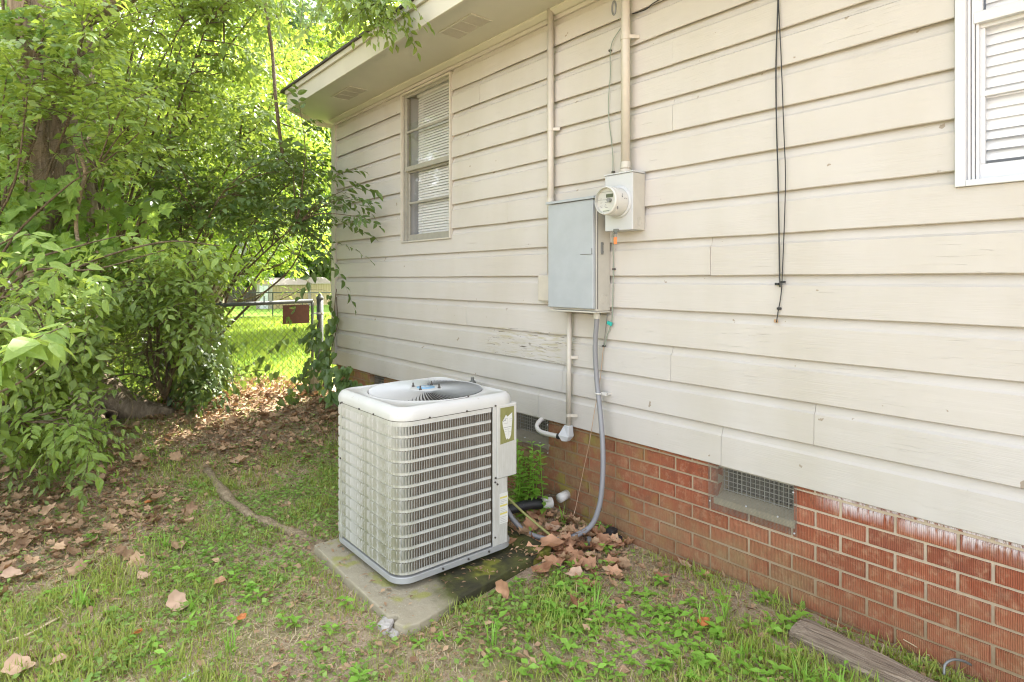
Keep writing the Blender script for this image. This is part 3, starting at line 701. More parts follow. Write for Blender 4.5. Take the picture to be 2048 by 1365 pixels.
def conduits():
    t = thing('conduit', 'beige painted conduit rising from the grey panel to the soffit', 'conduit', (-2.56, -0.03, 1.2))
    mb = MB(); mb.tube([(-2.562, -0.030, 1.20), (-2.562, -0.030, 2.898)], 0.0195, 16); mb.build('pipe', M['conduit'], t, smooth=True)
    s_ = MB(); strap(s_, -2.562, 2.185, -0.030, 0.0215); s_.build('strap', M['conduit'], t)
    MB().box((-2.645, -0.062, 1.165), (-2.535, -0.002, 1.325)).build('conduit_body', M['conduit'], t, bevel=0.012, seg=4)
    MB().tube([(-2.562, -0.030, 1.745), (-2.562, -0.030, 1.775)], 0.0235, 16).build('coupling', M['conduit'], t, smooth=False)
    t = thing('conduit', 'thick beige service mast conduit entering the top of the meter box', 'conduit', (-1.985, -0.045, 1.84))
    MB().tube([(-1.985, -0.045, 1.858), (-1.985, -0.045, 3.2)], 0.0235, 18).build('pipe', M['conduit'], t, smooth=True)
    MB().tube([(-1.985, -0.045, 1.843), (-1.985, -0.045, 1.866)], 0.028, 18).tube([(-1.985, -0.045, 1.872), (-1.985, -0.045, 1.905)], 0.0262, 18).build('hub', M['boxside'], t)
    s_ = MB(); strap(s_, -1.985, 2.548, -0.045, 0.0262); s_.build('strap', M['conduit'], t)
    MB().tube([(-1.985, -0.045, 2.535), (-1.985, -0.045, 2.575)], 0.026, 18).build('coupling', M['conduit'], t)
    mb = MB(); mb.tube([(-2.028 + 0.012 * math.cos(a), -0.085, 2.705 + 0.035 * math.sin(a)) for a in np.linspace(0, 2 * math.pi, 20)], 0.005, 6, False)
    mb.build('drip_ring', M['steel'], t)
    t = thing('conduit', 'narrow beige conduit dropping from the breaker panel to the brick', 'conduit', (-2.41, -0.03, 0.45))
    MB().tube([(-2.413, -0.030, 0.44), (-2.405, -0.030, 1.118)], 0.0145, 14).build('pipe', M['conduit'], t, smooth=True)
    s_ = MB(); strap(s_, -2.409, 0.852, -0.030, 0.0155); s_.build('strap', M['conduit'], t); s_ = MB(); strap(s_, -2.412, 0.518, -0.030, 0.0155); s_.build('strap', M['conduit'], t)
    mb = MB(); mb.add([(-2.43, -0.05, 0.46), (-2.395, -0.05, 0.46), (-2.395, -0.012, 0.46), (-2.43, -0.012, 0.46), (-2.445, -0.085, 0.405), (-2.385, -0.06, 0.400), (-2.385, -0.012, 0.400), (-2.445, -0.03, 0.405), (-2.425, -0.075, 0.372), (-2.400, -0.06, 0.372), (-2.40, -0.03, 0.372), (-2.425, -0.04, 0.372)],
                      [(0, 1, 2, 3), (0, 4, 5, 1), (1, 5, 6, 2), (2, 6, 7, 3), (3, 7, 4, 0), (4, 8, 9, 5), (5, 9, 10, 6), (6, 10, 11, 7), (7, 11, 8, 4), (8, 11, 10, 9)])
    mb.build('elbow_fitting', M['boxgrey'], t, bevel=0.004)
    t = thing('pvc_elbow_pipe', 'short white bent pipe poking through the screened foundation vent', 'pipe', (-2.5, -0.06, 0.4))
    MB().tube(bez([(-2.452, -0.062, 0.392), (-2.54, -0.066, 0.389), (-2.615, -0.068, 0.392), (-2.66, -0.05, 0.412), (-2.672, -0.01, 0.438), (-2.672, 0.03, 0.445)], 30), 0.0135, 12).build('pipe', M['pvc'], t, smooth=True)
    MB().tube([(-2.447, -0.060, 0.392), (-2.468, -0.0635, 0.391)], 0.0165, 12).build('collar', M['black'], t)
    # liquid-tight whip that loops to the unit
    t = thing('flexible_conduit', 'grey flexible conduit looping from the breaker panel down to the air conditioner', 'conduit', (-2.15, -0.08, 1.1))
    P = [(-2.155, -0.075, 1.12), (-2.160, -0.070, 1.08), (-2.186, -0.055, 0.93), (-2.183, -0.045, 0.75), (-2.150, -0.060, 0.62), (-2.105, -0.085, 0.42), (-2.085, -0.11, 0.24), (-2.09, -0.135, 0.10), (-2.125, -0.17, 0.0), (-2.20, -0.25, -0.055), (-2.27, -0.32, -0.066), (-2.36, -0.385, -0.045), (-2.43, -0.425, 0.01), (-2.485, -0.455, 0.10), (-2.50, -0.50, 0.19), (-2.50, -0.60, 0.23)]
    MB().tube(bez(P, 90), 0.0135, 12).build('hose', M['flex'], t, smooth=True)
    MB().tube([(-2.155, -0.075, 1.118), (-2.158, -0.074, 1.088)], 0.0185, 10).build('connector', M['boxside'], t)
    s_ = MB(); s_.tube([(-2.163 + 0.0165 * math.cos(a), -0.052 + 0.0165 * math.sin(a), 0.682) for a in np.linspace(0, 2 * math.pi, 16)], 0.004, 6, False); s_.box((-2.148, -0.045, 0.674), (-2.118, -0.030, 0.690)); s_.box((-2.130, -0.032, 0.676), (-2.118, 0.001, 0.688))
    s_.build('strap', M['pvc'], t)
conduits()
def wires():
    t = thing('ground_wire', 'thin green-grey ground wire running down beside the meter box', 'wire', (-2.1, -0.01, 1.0))
    P = [(x, -0.012, z) for x, z in ((-2.008, 2.642), (-2.06, 2.612), (-2.104, 2.567), (-2.117, 2.5), (-2.116, 2.40), (-2.130, 2.25), (-2.122, 2.13), (-2.105, 2.02), (-2.098, 1.94), (-2.099, 1.85))]
    MB().tube(bez(P, 50), 0.0024, 6).build('wire', M['greenwire'], t, smooth=True)
    P = [(-2.10, -0.012, 1.60), (-2.097, -0.012, 1.50), (-2.095, -0.012, 1.35), (-2.098, -0.012, 1.22), (-2.105, -0.012, 1.08), (-2.140, -0.012, 0.99), (-2.160, -0.012, 0.93)]
    MB().tube(bez(P, 40), 0.0026, 6).build('wire', M['greenwire'], t, smooth=True)
    P = [(-2.135, -0.012, 1.118), (-2.150, -0.012, 1.02), (-2.163, -0.012, 0.935)]; MB().tube(bez(P, 10), 0.0018, 6).build('wire', M['steel'], t)
    for x, z in ((-2.120, 2.53), (-2.098, 1.872), (-2.094, 1.352), (-2.163, 0.935)):
        MB().box((x - 0.007, -0.016, z - 0.005), (x + 0.007, -0.002, z + 0.005)).build('staple', M['screw'], t, bevel=0.001)
    t = thing('wire_clip', 'small teal plastic clip on the ground wire below the panel', 'clip', (-2.11, -0.02, 1.06))
    MB().box((-2.128, -0.026, 1.052), (-2.098, -0.014, 1.070)).build('clip', M['teal'], t, bevel=0.002).rotation_euler = (0, R(18), 0)
    t = thing('pale_cord', 'thin pale cord slanting down over the brick behind the grey conduit', 'cord', (-2.2, -0.02, 0.5))
    P = [(-2.163, -0.014, 0.93), (-2.185, -0.016, 0.75), (-2.222, -0.018, 0.58), (-2.265, -0.012, 0.40), (-2.32, -0.004, 0.22), (-2.345, -0.012, 0.10), (-2.352, -0.04, -0.01), (-2.34, -0.10, -0.085)]
    MB().tube(bez(P, 40), 0.0017, 6).build('cord', M['deadpale'], t, smooth=True)
    t = thing('ground_rod', 'short grey ground rod sticking up from the soil near the hose', 'rod', (-2.09, -0.21, -0.09))
    MB().tube([(-2.085, -0.212, -0.14), (-2.085, -0.212, -0.028)], 0.0075, 10).tube([(-2.085, -0.212, -0.040), (-2.085, -0.212, -0.024)], 0.012, 8).build('rod', M['steel'], t)
    t = thing('black_cables', 'pair of thin black cables hanging down the siding left of the white window', 'cable', (-1.2, -0.01, 1.2))
    P1 = [(W(x, y, -0.012)) for x, y in ((1557, -80), (1556, 0), (1552, 130), (1553, 250), (1556, 350), (1558, 470), (1559, 540), (1560, 575))]
    P2 = [(W(x, y, -0.012)) for x, y in ((1558, -80), (1557, 0), (1562, 110), (1568, 270), (1571, 350), (1569, 440), (1565, 540), (1562, 590), (1556, 625), (1553, 645))]
    MB().tube(bez(P1, 40), 0.0030, 8).build('cable', M['black'], t, smooth=True); MB().tube(bez(P2, 50), 0.0022, 8).build('cable', M['black'], t, smooth=True)
    for x, y in ((1555, 569), (1567, 565), (1559, 618)):
        p = W(x, y, -0.006); MB().box((p.x - 0.007, -0.017, p.z - 0.004), (p.x + 0.007, -0.001, p.z + 0.006)).build('cable_clip', M['black'], t, bevel=0.001)
    p = W(1552, 642, -0.002); MB().box((p.x - 0.009, -0.006, p.z - 0.008), (p.x + 0.009, 0.001, p.z + 0.006)).build('caulk_blob', M['deadleaf'], t, bevel=0.003)
    t = thing('black_cable', 'black cable crossing the top boards behind the service mast', 'cable', (-1.8, -0.01, 2.7))
    P = [W(x, y, -0.010) for x, y in ((1265, 28), (1290, 20), (1305, 8), (1325, -5), (1345, -25))]; MB().tube(bez(P, 20), 0.003, 6).build('cable', M['black'], t)
wires()

# ------------------------------------------------------------------ air conditioner
AX0, AX1, AY0, AY1 = -2.905, -2.243, -1.225, -0.565
RC = 0.085
def rrect(x0, x1, y0, y1, r, n=10, sub=0):
    P = []
    for cx, cy, a0 in ((x1 - r, y0 + r, -90), (x1 - r, y1 - r, 0), (x0 + r, y1 - r, 90), (x0 + r, y0 + r, 180)):
        for k in range(n + 1):
            a = R(a0 + 90 * k / n); P.append((cx + r * math.cos(a), cy + r * math.sin(a)))
    if sub:
        Q = []
        for i, p in enumerate(P):
            Q.append(p)
            if i % (n + 1) == n:
                q = P[(i + 1) % len(P)]; Q += [(p[0] + (q[0] - p[0]) * u / sub, p[1] + (q[1] - p[1]) * u / sub) for u in range(1, sub)]
        P = Q
    return P
def path_pts(poly, step):
    """points and outward normals every step along a closed outline"""
    P = [np.array(p) for p in poly] + [np.array(poly[0])]; out = []; s = 0; nxt = 0
    for a, b in zip(P[:-1], P[1:]):
        L = np.linalg.norm(b - a)
        if L < 1e-9: continue
        d = (b - a) / L
        while nxt <= s + L: out.append((a + d * (nxt - s), d, np.array((d[1], -d[0])))); nxt += step
        s += L
    return out
def air_conditioner():
    t = thing('air_conditioner', 'weathered white outdoor air conditioner with louvred sides on a concrete slab', 'air conditioner', ((AX0 + AX1) / 2, (AY0 + AY1) / 2, -0.03))
    z0, z1 = 0.012, 0.690
    # base pan
    mb = MB(); o1 = rrect(AX0 + 0.001, AX1 + 0.001, AY0 - 0.001, AY1 - 0.001, RC); mb.prism(o1, 2, -0.012, 0.016); mb.build('base_pan', M['acbase'], t, bevel=0.003)
    mb = MB()
    for x in (AX0 + 0.12, AX1 - 0.12):
        for y in (AY0 + 0.12, AY1 - 0.12): mb.box((x - 0.04, y - 0.04, -0.032), (x + 0.04, y + 0.04, -0.013))
    mb.build('feet', M['black'], t)
    # coil behind the louvres
    mb = MB(); mb.prism(rrect(AX0 + 0.045, AX1 - 0.022, AY0 + 0.022, AY1 - 0.10, RC - 0.02), 2, 0.017, 0.66); mb.build('coil', M['coil'], t)
    # louvre rows: outline runs along the yard side and round the corner to the service panel
    YP = -0.715                                    # where louvres end on the right side
    poly = rrect(AX0, AX1, AY0, AY1, RC)
    pts = path_pts(poly + [], 0.0125)
    def solid(p):                                   # service corner has no louvres
        return p[0] > AX1 - 0.30 and p[1] > YP
    rows = 12; hh = (0.672 - 0.030) / rows; zc = [0.030 + hh * i for i in range(rows)]
    step = 0.0125
    for i in range(rows):
        mb = MB(); za, zb = zc[i] + 0.0075, zc[i] + hh - 0.0065
        for (p, d, n) in pts:
            if solid(p + d * step): continue
            if p[0] < AX0 + 0.028 and p[1] < AY0 + 0.12 and False: continue
            a = p + n * 0.0036; b = p + d * step * 0.74 - n * 0.0085; th = d * 0.0019
            a2, b2 = a + th, b + th
            V = [(a[0], a[1], za), (a2[0], a2[1], za), (b2[0], b2[1], za - 0.001), (b[0], b[1], za - 0.001), (a[0], a[1], zb - 0.002), (a2[0], a2[1], zb - 0.002), (b2[0], b2[1], zb + 0.001), (b[0], b[1], zb + 0.001)]
            mb.add(V, [(0, 3, 2, 1), (4, 5, 6, 7), (0, 1, 5, 4), (1, 2, 6, 5), (2, 3, 7, 6), (3, 0, 4, 7)])
        # band under the row
        B = [(p, n) for (p, d, n) in path_pts(poly, 0.01) if not solid(p)]
        j = max(range(len(B)), key=lambda q: np.linalg.norm(B[q][0] - B[q - 1][0]))
        B = B[j:] + B[:j]
        zl, zh = zc[i] - 0.0065, zc[i] + 0.0085
        V = []; Fc = []
        for p, n in B:
            o_ = p - n * 0.0022; i_ = p - n * 0.006; V += [(i_[0], i_[1], zl), (o_[0], o_[1], zl + 0.002), (o_[0], o_[1], zh - 0.002), (i_[0], i_[1], zh)]
        for q in range(len(B) - 1):
            for e in range(3): Fc.append((q * 4 + e, (q + 1) * 4 + e, (q + 1) * 4 + e + 1, q * 4 + e + 1))
        mb.add(V, Fc); mb.build('louvre_row', M['ac'], t)
    B = [(p, n) for (p, d, n) in path_pts(poly, 0.01) if not solid(p)]; j = max(range(len(B)), key=lambda q: np.linalg.norm(B[q][0] - B[q - 1][0])); B = B[j:] + B[:j]; V = []
    for p, n in B: V += [(p[0], p[1], 0.664), (p[0], p[1], 0.684)]
    mk('top_band', V, [(2 * q, 2 * q + 2, 2 * q + 3, 2 * q + 1) for q in range(len(B) - 1)], M['ac'], t)
    # end posts
    mb = MB(); mb.box((AX0 - 0.001, AY0 + 0.085, 0.017), (AX0 + 0.005, AY0 + 0.125, z1)); mb.build('corner_post', M['ac'], t)
    MB().box((AX0 + 0.088, AY0 - 0.0035, 0.017), (AX0 + 0.104, AY0 + 0.003, z1)).build('corner_post', M['ac'], t, bevel=0.001)
    MB().box((AX1 - 0.004, YP, 0.017), (AX1 + 0.0025, YP + 0.022, z1)).build('corner_post', M['ac'], t, bevel=0.001)
    # service compartment: lower panel set back, upper cover proud with a chamfered far edge
    y2 = YP + 0.022
    lo = [(AX1 + 0.001, y2), (AX1 + 0.001, AY1 - 0.062), (AX1 - 0.012, AY1 - 0.048), (AX1 - 0.20, AY1 - 0.04), (AX1 - 0.20, y2)]
    MB().prism(lo, 2, 0.017, 0.335).build('lower_panel', M['ac'], t, bevel=0.002)
    up = [(AX1 + 0.005, y2 + 0.001), (AX1 + 0.005, AY1 - 0.006), (AX1 - 0.006, AY1 + 0.004), (AX1 - 0.20, AY1 + 0.004), (AX1 - 0.20, y2 + 0.001)]
    cv = MB().prism(up, 2, 0.337, z1).build('service_cover', M['ac'], t, bevel=0.003)
    # labels
    X = AX1 + 0.0058
    lab = mk('rating_label', [(X, y2 + 0.020, 0.500), (X, AY1 - 0.022, 0.508), (X, AY1 - 0.022, 0.676), (X, y2 + 0.020, 0.676)], [(0, 1, 2, 3)], M['algae'], t)
    yA, yB = y2 + 0.020, AY1 - 0.022; wy = yB - yA; zA, hz_ = 0.502, 0.172
    torn = [(0.14, 0.62), (0.40, 0.80), (0.52, 0.74), (0.86, 0.84), (0.87, 0.66), (0.83, 0.45), (0.78, 0.22), (0.70, 0.12), (0.58, 0.09), (0.52, 0.13), (0.46, 0.09), (0.40, 0.14), (0.28, 0.34), (0.18, 0.48)]
    mk('torn_paper', [(X + 0.0006, yA + u * wy, zA + v * hz_) for u, v in torn], [tuple(range(len(torn)))], M['sticker'], lab)
    tx = MB()
    for u, v, l_, h_ in ((0.24, 0.69, 0.3, 0.006), (0.62, 0.66, 0.22, 0.004), (0.22, 0.555, 0.34, 0.004), (0.22, 0.44, 0.58, 0.009), (0.30, 0.385, 0.36, 0.005), (0.56, 0.20, 0.005, 0.17), (0.52, 0.56, 0.004, 0.12), (0.26, 0.33, 0.2, 0.003), (0.6, 0.30, 0.15, 0.003), (0.36, 0.25, 0.12, 0.003), (0.62, 0.6, 0.2, 0.003)):
        a = yA + u * wy; z = zA + v * hz_; tx.box((X + 0.0009, a, z), (X + 0.0012, a + l_ * wy, z + h_ * 0.17))
    for u, v in ((0.21, 0.62), (0.29, 0.635), (0.35, 0.64)): tx.box((X + 0.0009, yA + u * wy, zA + v * hz_), (X + 0.0012, yA + (u + 0.045) * wy, zA + (v + 0.03) * hz_))
    tx.build('label_print', M['ink'], lab)
    X2 = AX1 + 0.0018; a, b = y2 + 0.018, y2 + 0.070
    l2 = mk('warning_label', [(X2, a, 0.115), (X2, b, 0.115), (X2, b, 0.262), (X2, a, 0.262)], [(0, 1, 2, 3)], M['sticker'], t)
    yl = MB()
    for z in (0.2365, 0.1975, 0.1590): yl.box((X2 + 0.0004, a + 0.003, z), (X2 + 0.0007, b - 0.004, z + 0.0085))
    yl.build('yellow_band', M['yellow'], l2)
    tx = MB()
    for k in range(16):
        z = 0.122 + k * 0.0082
        if any(abs(z - q) < 0.010 for q in (0.239, 0.200, 0.161)): continue
        tx.box((X2 + 0.0004, a + 0.006, z), (X2 + 0.0006, b - 0.008 - 0.008 * (k % 3), z + 0.0011))
    tx.build('label_print', M['flex'], l2)
    # lid: rounded skirt, crowned rim, ring opening
    prof = [(0.004, 0.688), (0.004, 0.710), (-0.001, 0.724), (-0.012, 0.736), (-0.030, 0.7425), (-0.036, 0.7425), (-0.0361, 0.7415)]
    V = []; Fc = []; N = 0
    rings = []
    for off, z in prof:
        P = rrect(AX0 - off, AX1 + off, AY0 - off, AY1 + off, max(0.03, RC + off), 8, 12); N = len(P); rings.append([(x, y, z) for x, y in P])
    cxm, cym = (AX0 + AX1) / 2 + 0.008, (AY0 + AY1) / 2 + 0.008; RO = 0.284
    angs = [math.atan2(y - cym, x - cxm) for x, y, z in rings[-1]]
    for rr, z in ((RO + 0.009, 0.7460), (RO + 0.004, 0.7480), (RO, 0.7440), (RO, 0.725)):
        rings.append([(cxm + rr * math.cos(a), cym + rr * math.sin(a), z) for a in angs])
    for r_ in rings: V += r_
    for k in range(len(rings) - 1):
        for q in range(N): Fc.append((k * N + q, k * N + (q + 1) % N, (k + 1) * N + (q + 1) % N, (k + 1) * N + q))
    lid = mk('top_lid', V, Fc, M['ac'], t, smooth=True); fixn(lid.data)
    MB().prism(rrect(AX0 + 0.001, AX1 - 0.001, AY0 + 0.001, AY1 - 0.001, RC), 2, 0.6835, 0.6875).build('lid_seam', M['screw'], t)
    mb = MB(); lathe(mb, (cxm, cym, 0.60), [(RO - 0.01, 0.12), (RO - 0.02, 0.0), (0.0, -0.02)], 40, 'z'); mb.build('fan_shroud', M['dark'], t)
    fb = MB()
    for k in range(3):
        a = k * 2.094 + 0.4
        Vb = []
        for r_, w_ in ((0.05, 0.5), (0.14, 0.55), (0.235, 0.42)):
            for s_ in (-1, 1): Vb.append((cxm + r_ * math.cos(a + s_ * w_), cym + r_ * math.sin(a + s_ * w_), 0.652 + s_ * 0.02))
        fb.add(Vb, [(0, 1, 3, 2), (2, 3, 5, 4)])
    fb.build('fan_blades', M['steel'], t)
    # guard: tilted radial vanes, hub, rings
    g = MB(); n = 96
    for k in range(n):
        a0 = 2 * math.pi * k / n; pr = []
        for q in range(7):
            u = q / 6; r_ = 0.062 + (RO - 0.004 - 0.062) * u; a = a0 + 0.10 * (u ** 1.3); z = 0.7525 - 0.007 * u ** 2
            w_ = 0.0012 + 0.0044 * u; ct = (-math.sin(a), math.cos(a))
            x, y = cxm + r_ * math.cos(a), cym + r_ * math.sin(a)
            pr.append([(x - ct[0] * w_, y - ct[1] * w_, z + 0.0042 * (0.4 + 0.6 * u)), (x + ct[0] * w_, y + ct[1] * w_, z - 0.0042 * (0.4 + 0.6 * u))])
        Vv = [p for pp in pr for p in pp] + [(p[0], p[1], p[2] - 0.0011) for pp in pr for p in pp]
        m = 14; Fv = []
        for q in range(6): Fv += [(2 * q, 2 * q + 2, 2 * q + 3, 2 * q + 1), (m + 2 * q, m + 2 * q + 1, m + 2 * q + 3, m + 2 * q + 2), (2 * q, m + 2 * q, m + 2 * q + 2, 2 * q + 2), (2 * q + 1, 2 * q + 3, m + 2 * q + 3, m + 2 * q + 1)]
        g.add(Vv, Fv)
    gd = g.build('fan_guard', M['guard'], t)
    mb = MB(); lathe(mb, (cxm, cym, 0.747), [(0.088, -0.004), (0.086, 0.006), (0.075, 0.0085), (0.0, 0.010)], 40, 'z'); mb.build('guard_hub', M['guard'], gd, smooth=True)
    mb = MB(); lathe(mb, (cxm - 0.002, cym, 0.7575), [(0.046, -0.002), (0.045, 0.001), (0.0, 0.0015)], 32, 'z'); mb.build('round_badge', M['blue'], gd, smooth=True)
    mb = MB()                                           # pale wave mark on the badge
    mb.add([(cxm - 0.030, cym - 0.012, 0.7597), (cxm + 0.002, cym - 0.020, 0.7597), (cxm + 0.032, cym + 0.002, 0.7597), (cxm + 0.004, cym - 0.004, 0.7597)], [(0, 1, 2, 3)])
    mb.add([(cxm - 0.026, cym + 0.014, 0.7597), (cxm - 0.002, cym + 0.004, 0.7597), (cxm + 0.026, cym + 0.018, 0.7597), (cxm + 0.002, cym + 0.014, 0.7597)], [(0, 1, 2, 3)])
    mb.build('badge_mark', M['sticker'], gd)
    for k in range(4):
        a = R(35 + 90 * k); x, y = cxm + 0.070 * math.cos(a), cym + 0.070 * math.sin(a)
        MB().tube([(x, y, 0.752), (x, y, 0.762)], 0.0075, 8).tube([(x, y, 0.762), (x, y, 0.776)], 0.0042, 8).build('bolt', M['screw'], gd)
    # lid and cabinet screws
    def screw(p, n):
        p = Vector(p); n = Vector(n); MB().tube([p - n * 0.002, p + n * 0.004], 0.0048, 8).build('screw', M['screw'], t)
    for x in (-2.79, -2.60, -2.455): screw((x, AY0 - 0.004, 0.690), (0, -1, 0))
    for y in (-1.07, -0.87): screw((AX1 + 0.004, y, 0.690), (1, 0, 0))
    screw((AX1 + 0.005, YP + 0.012, 0.692), (1, 0, 0)); screw((AX0 + 0.096, AY0 - 0.004, 0.684), (0, -1, 0)); screw((AX0 + 0.096, AY0 - 0.004, 0.41), (0, -1, 0))
    screw((AX1 + 0.003, YP + 0.014, 0.345), (1, 0, 0)); screw((AX1 + 0.003, YP + 0.012, 0.325), (1, 0, 0)); screw((AX1 + 0.003, YP + 0.026, 0.312), (1, 0, 0)); screw((AX1 + 0.002, YP + 0.012, 0.060), (1, 0, 0))
    screw((cxm + 0.285, cym + 0.055, 0.746), (0, 0, 1))
    for y in (-1.0, -0.86, -0.74): screw((AX1 + 0.004, y, 0.004), (1, 0, 0))
air_conditioner()
def slab():
    t = thing('concrete_slab', 'mossy concrete slab with a broken front corner under the air conditioner', 'slab', (-2.5, -0.9, -0.09))
    top = [(-2.93, -1.318), (-2.55, -1.326), (-2.13, -1.332), (-2.108, -1.302), (-2.085, -1.308), (-2.072, -1.336), (-2.020, -1.318), (-2.005, -1.262), (-2.045, -1.05), (-2.115, -0.62), (-2.15, -0.42), (-2.94, -0.42)]
    top = [(x + random.uniform(-.004, .004), y + random.uniform(-.004, .004)) for x, y in top]
    n = len(top); V = [(x, y, -0.036) for x, y in top] + [(x * 1.0 + (0.004 if x > -2.3 else -0.004), y, -0.14) for x, y in top]
    o = mk('slab', V, [tuple(range(n)), *[(i, (i + 1) % n, (i + 1) % n + n, i + n) for i in range(n)]], M['slab'], t, bevel=0.006); fixn(o.data)
    rng2 = random.Random(4)
    for k, ((x, y, z), r_, lb) in enumerate((((-2.112, -1.352, -0.070), 0.040, 'larger pale concrete chunk broken off the slab corner'), ((-2.050, -1.350, -0.078), 0.028, 'smaller concrete chunk right of the larger one by the slab corner'))):
        bm = bmesh.new(); bmesh.ops.create_icosphere(bm, subdivisions=3, radius=r_)
        for v in bm.verts:
            q = v.co.normalized(); f_ = max(abs(q.x * .8 + q.y * .5), abs(q.y * .9 - q.z * .3), abs(q.z)) ; v.co = q * r_ * (.62 / max(.5, f_)) * (1 + rng2.uniform(-.06, .06)); v.co.z *= .85; v.co.x *= 1.15
        me = bpy.data.meshes.new('concrete_chunk'); bm.to_mesh(me); bm.free(); me.materials.append(M['chunk']); c = bpy.data.objects.new('concrete_chunk', me); link(c); c.location = (x, y, z); tag(c, lb, 'concrete chunk')
slab()

# ------------------------------------------------------------------ pipes and bits behind the unit
def bits():
    t = thing('refrigerant_line', 'black insulated line with a white cap behind the air conditioner', 'pipe', (-2.5, -0.2, -0.02))
    MB().tube(bez([(-2.62, -0.44, 0.03), (-2.60, -0.36, -0.005), (-2.56, -0.22, 0.005), (-2.52, -0.11, 0.0)], 20), 0.028, 12).build('insulation', M['black'], t, smooth=True)
    MB().tube([(-2.527, -0.135, 0.002), (-2.508, -0.075, 0.0)], 0.032, 14).build('cap', M['pvc'], t, smooth=False)
    t = thing('pipe_stub', 'white capped pipe stub coming out of the brick near the weeds', 'pipe', (-2.47, 0, 0.03))
    MB().tube([(-2.475, 0.03, 0.035), (-2.462, -0.055, 0.032)], 0.026, 14).build('pipe', M['pvc'], t, smooth=True)
    MB().tube(bez([(-2.50, -0.02, 0.03), (-2.56, -0.12, 0.03), (-2.62, -0.3, -0.01)], 12), 0.008, 8).build('copper_tube', M['twig'], t)
    t = thing('pipe_riser', 'grey capped pipe behind the air conditioner against the siding', 'pipe', (-3.25, -0.1, 0.4))
    p = W(945, 762, -0.10); MB().tube([(p.x, -0.1, -0.1), (p.x, -0.1, p.z)], 0.021, 12).tube([(p.x, -0.1, p.z), (p.x, -0.1, p.z + 0.022)], 0.011, 10).tube([(p.x, -0.1, p.z - 0.045), (p.x, -0.1, p.z - 0.01)], 0.025, 10).build('riser', M['steel'], t)
    MB().tube([(p.x, -0.1, p.z - 0.04), (p.x - 0.13, -0.1, p.z - 0.03)], 0.014, 10).build('side_pipe', M['steel'], t)
    t = thing('black_block', 'small black rubber block lying against the brick by the weeds', 'block', (-2.0, -0.06, -0.09))
    MB().box((-2.13, -0.075, -0.10), (-2.03, -0.01, -0.055)).box((-2.10, -0.068, -0.055), (-2.055, -0.02, -0.02)).build('block', M['black'], t, bevel=0.006)
    t = thing('cut_cane', 'long green-brown cane leaning down beside the hose loop', 'stick', (-2.3, -0.3, 0))
    a = AD(1018, 965, 2.62); a = Vector((-2.50, -0.50, 0.20)); MB().tube(bez([a, (-2.38, -0.40, 0.06), (-2.22, -0.28, -0.085)], 14), [0.0075] * 0 or 0.0065, 8).build('cane', m_simple('cane', (0.30, 0.30, 0.10), 0.6, var=0.3, scale=20), t)
    # half-buried timber along the foundation
    t = thing('timber_log', 'grey weathered landscape timber half buried along the brick foundation', 'timber', (-0.8, -0.19, -0.09))
    a = Vector((-1.045, -0.160, -0.056)); b = Vector((0.55, -0.33, -0.060)); V = []; n = 40; m = 22; d = (b - a).normalized(); side = Vector((-d.y, d.x, 0)); r2 = random.Random(2)
    amp = [r2.uniform(-1, 1) for _ in range(m)]
    for i in range(n + 1):
        c = a.lerp(b, i / n)
        for k in range(m):
            an = 2 * math.pi * k / m; rr = (0.066 + 0.0050 * amp[k] + 0.0015 * math.sin(i * 0.9 + k * 2)) * (0.93 if i in (0,) else 1)
            sx = math.copysign(abs(math.cos(an)) ** 0.72, math.cos(an)) * rr * 1.12; sz = math.copysign(abs(math.sin(an)) ** 0.72, math.sin(an)) * rr * 0.72
            V.append(c + side * sx + Vector((0, 0, sz)))
    Fc = [(i * m + k, i * m + (k + 1) % m, (i + 1) * m + (k + 1) % m, (i + 1) * m + k) for i in range(n) for k in range(m)] + [tuple(range(m)), tuple(n * m + k for k in range(m))]
    o = mk('timber', V, Fc, M['log'], t, smooth=False); fixn(o.data)
    t = thing('wire_hoop', 'small grey wire hoop arching over the timber at the brick', 'wire', (-0.55, -0.12, 0))
    P = [GP(1888, 1352, -0.05), GP(1893, 1322, 0.02), GP(1925, 1316, 0.03), GP(1945, 1335, 0.0), GP(1940, 1362, -0.05)]
    P = [W(1888, 1350, -0.10), W(1890, 1330, -0.085), W(1905, 1320, -0.06), W(1925, 1322, -0.03), W(1942, 1330, 0.0)]
    MB().tube(bez(P, 20), 0.0042, 8).build('hoop', M['steel'], t, smooth=True)
    # surface roots
    t = thing('tree_root', 'bare brown surface root snaking across the grass towards the slab', 'root', (-4, -1.3, -0.09))
    P = [GP(x, y, z) for x, y, z in ((395, 872, 0.0), (400, 915, -0.034), (430, 965, -0.050), (465, 1005, -0.062), (500, 1032, -0.060), (545, 1050, -0.062), (600, 1072, -0.070), (650, 1092, -0.085))]
    pp = bez(P, 50); rs = [0.038 - 0.018 * (i / len(pp)) + 0.006 * math.sin(i * 0.8) for i in range(len(pp))]
    MB().tube(pp, rs, 10).build('root', M['root'], t, smooth=True)
    MB().tube(bez([GP(380, 893, -0.05), GP(405, 878, 0.0), GP(425, 882, -0.06)], 10), [0.05, 0.055, 0.06, 0.06, 0.055, 0.05, 0.05, 0.045, 0.045, 0.04, 0.04], 8).build('root_knot', M['root'], t, smooth=True)
bits()

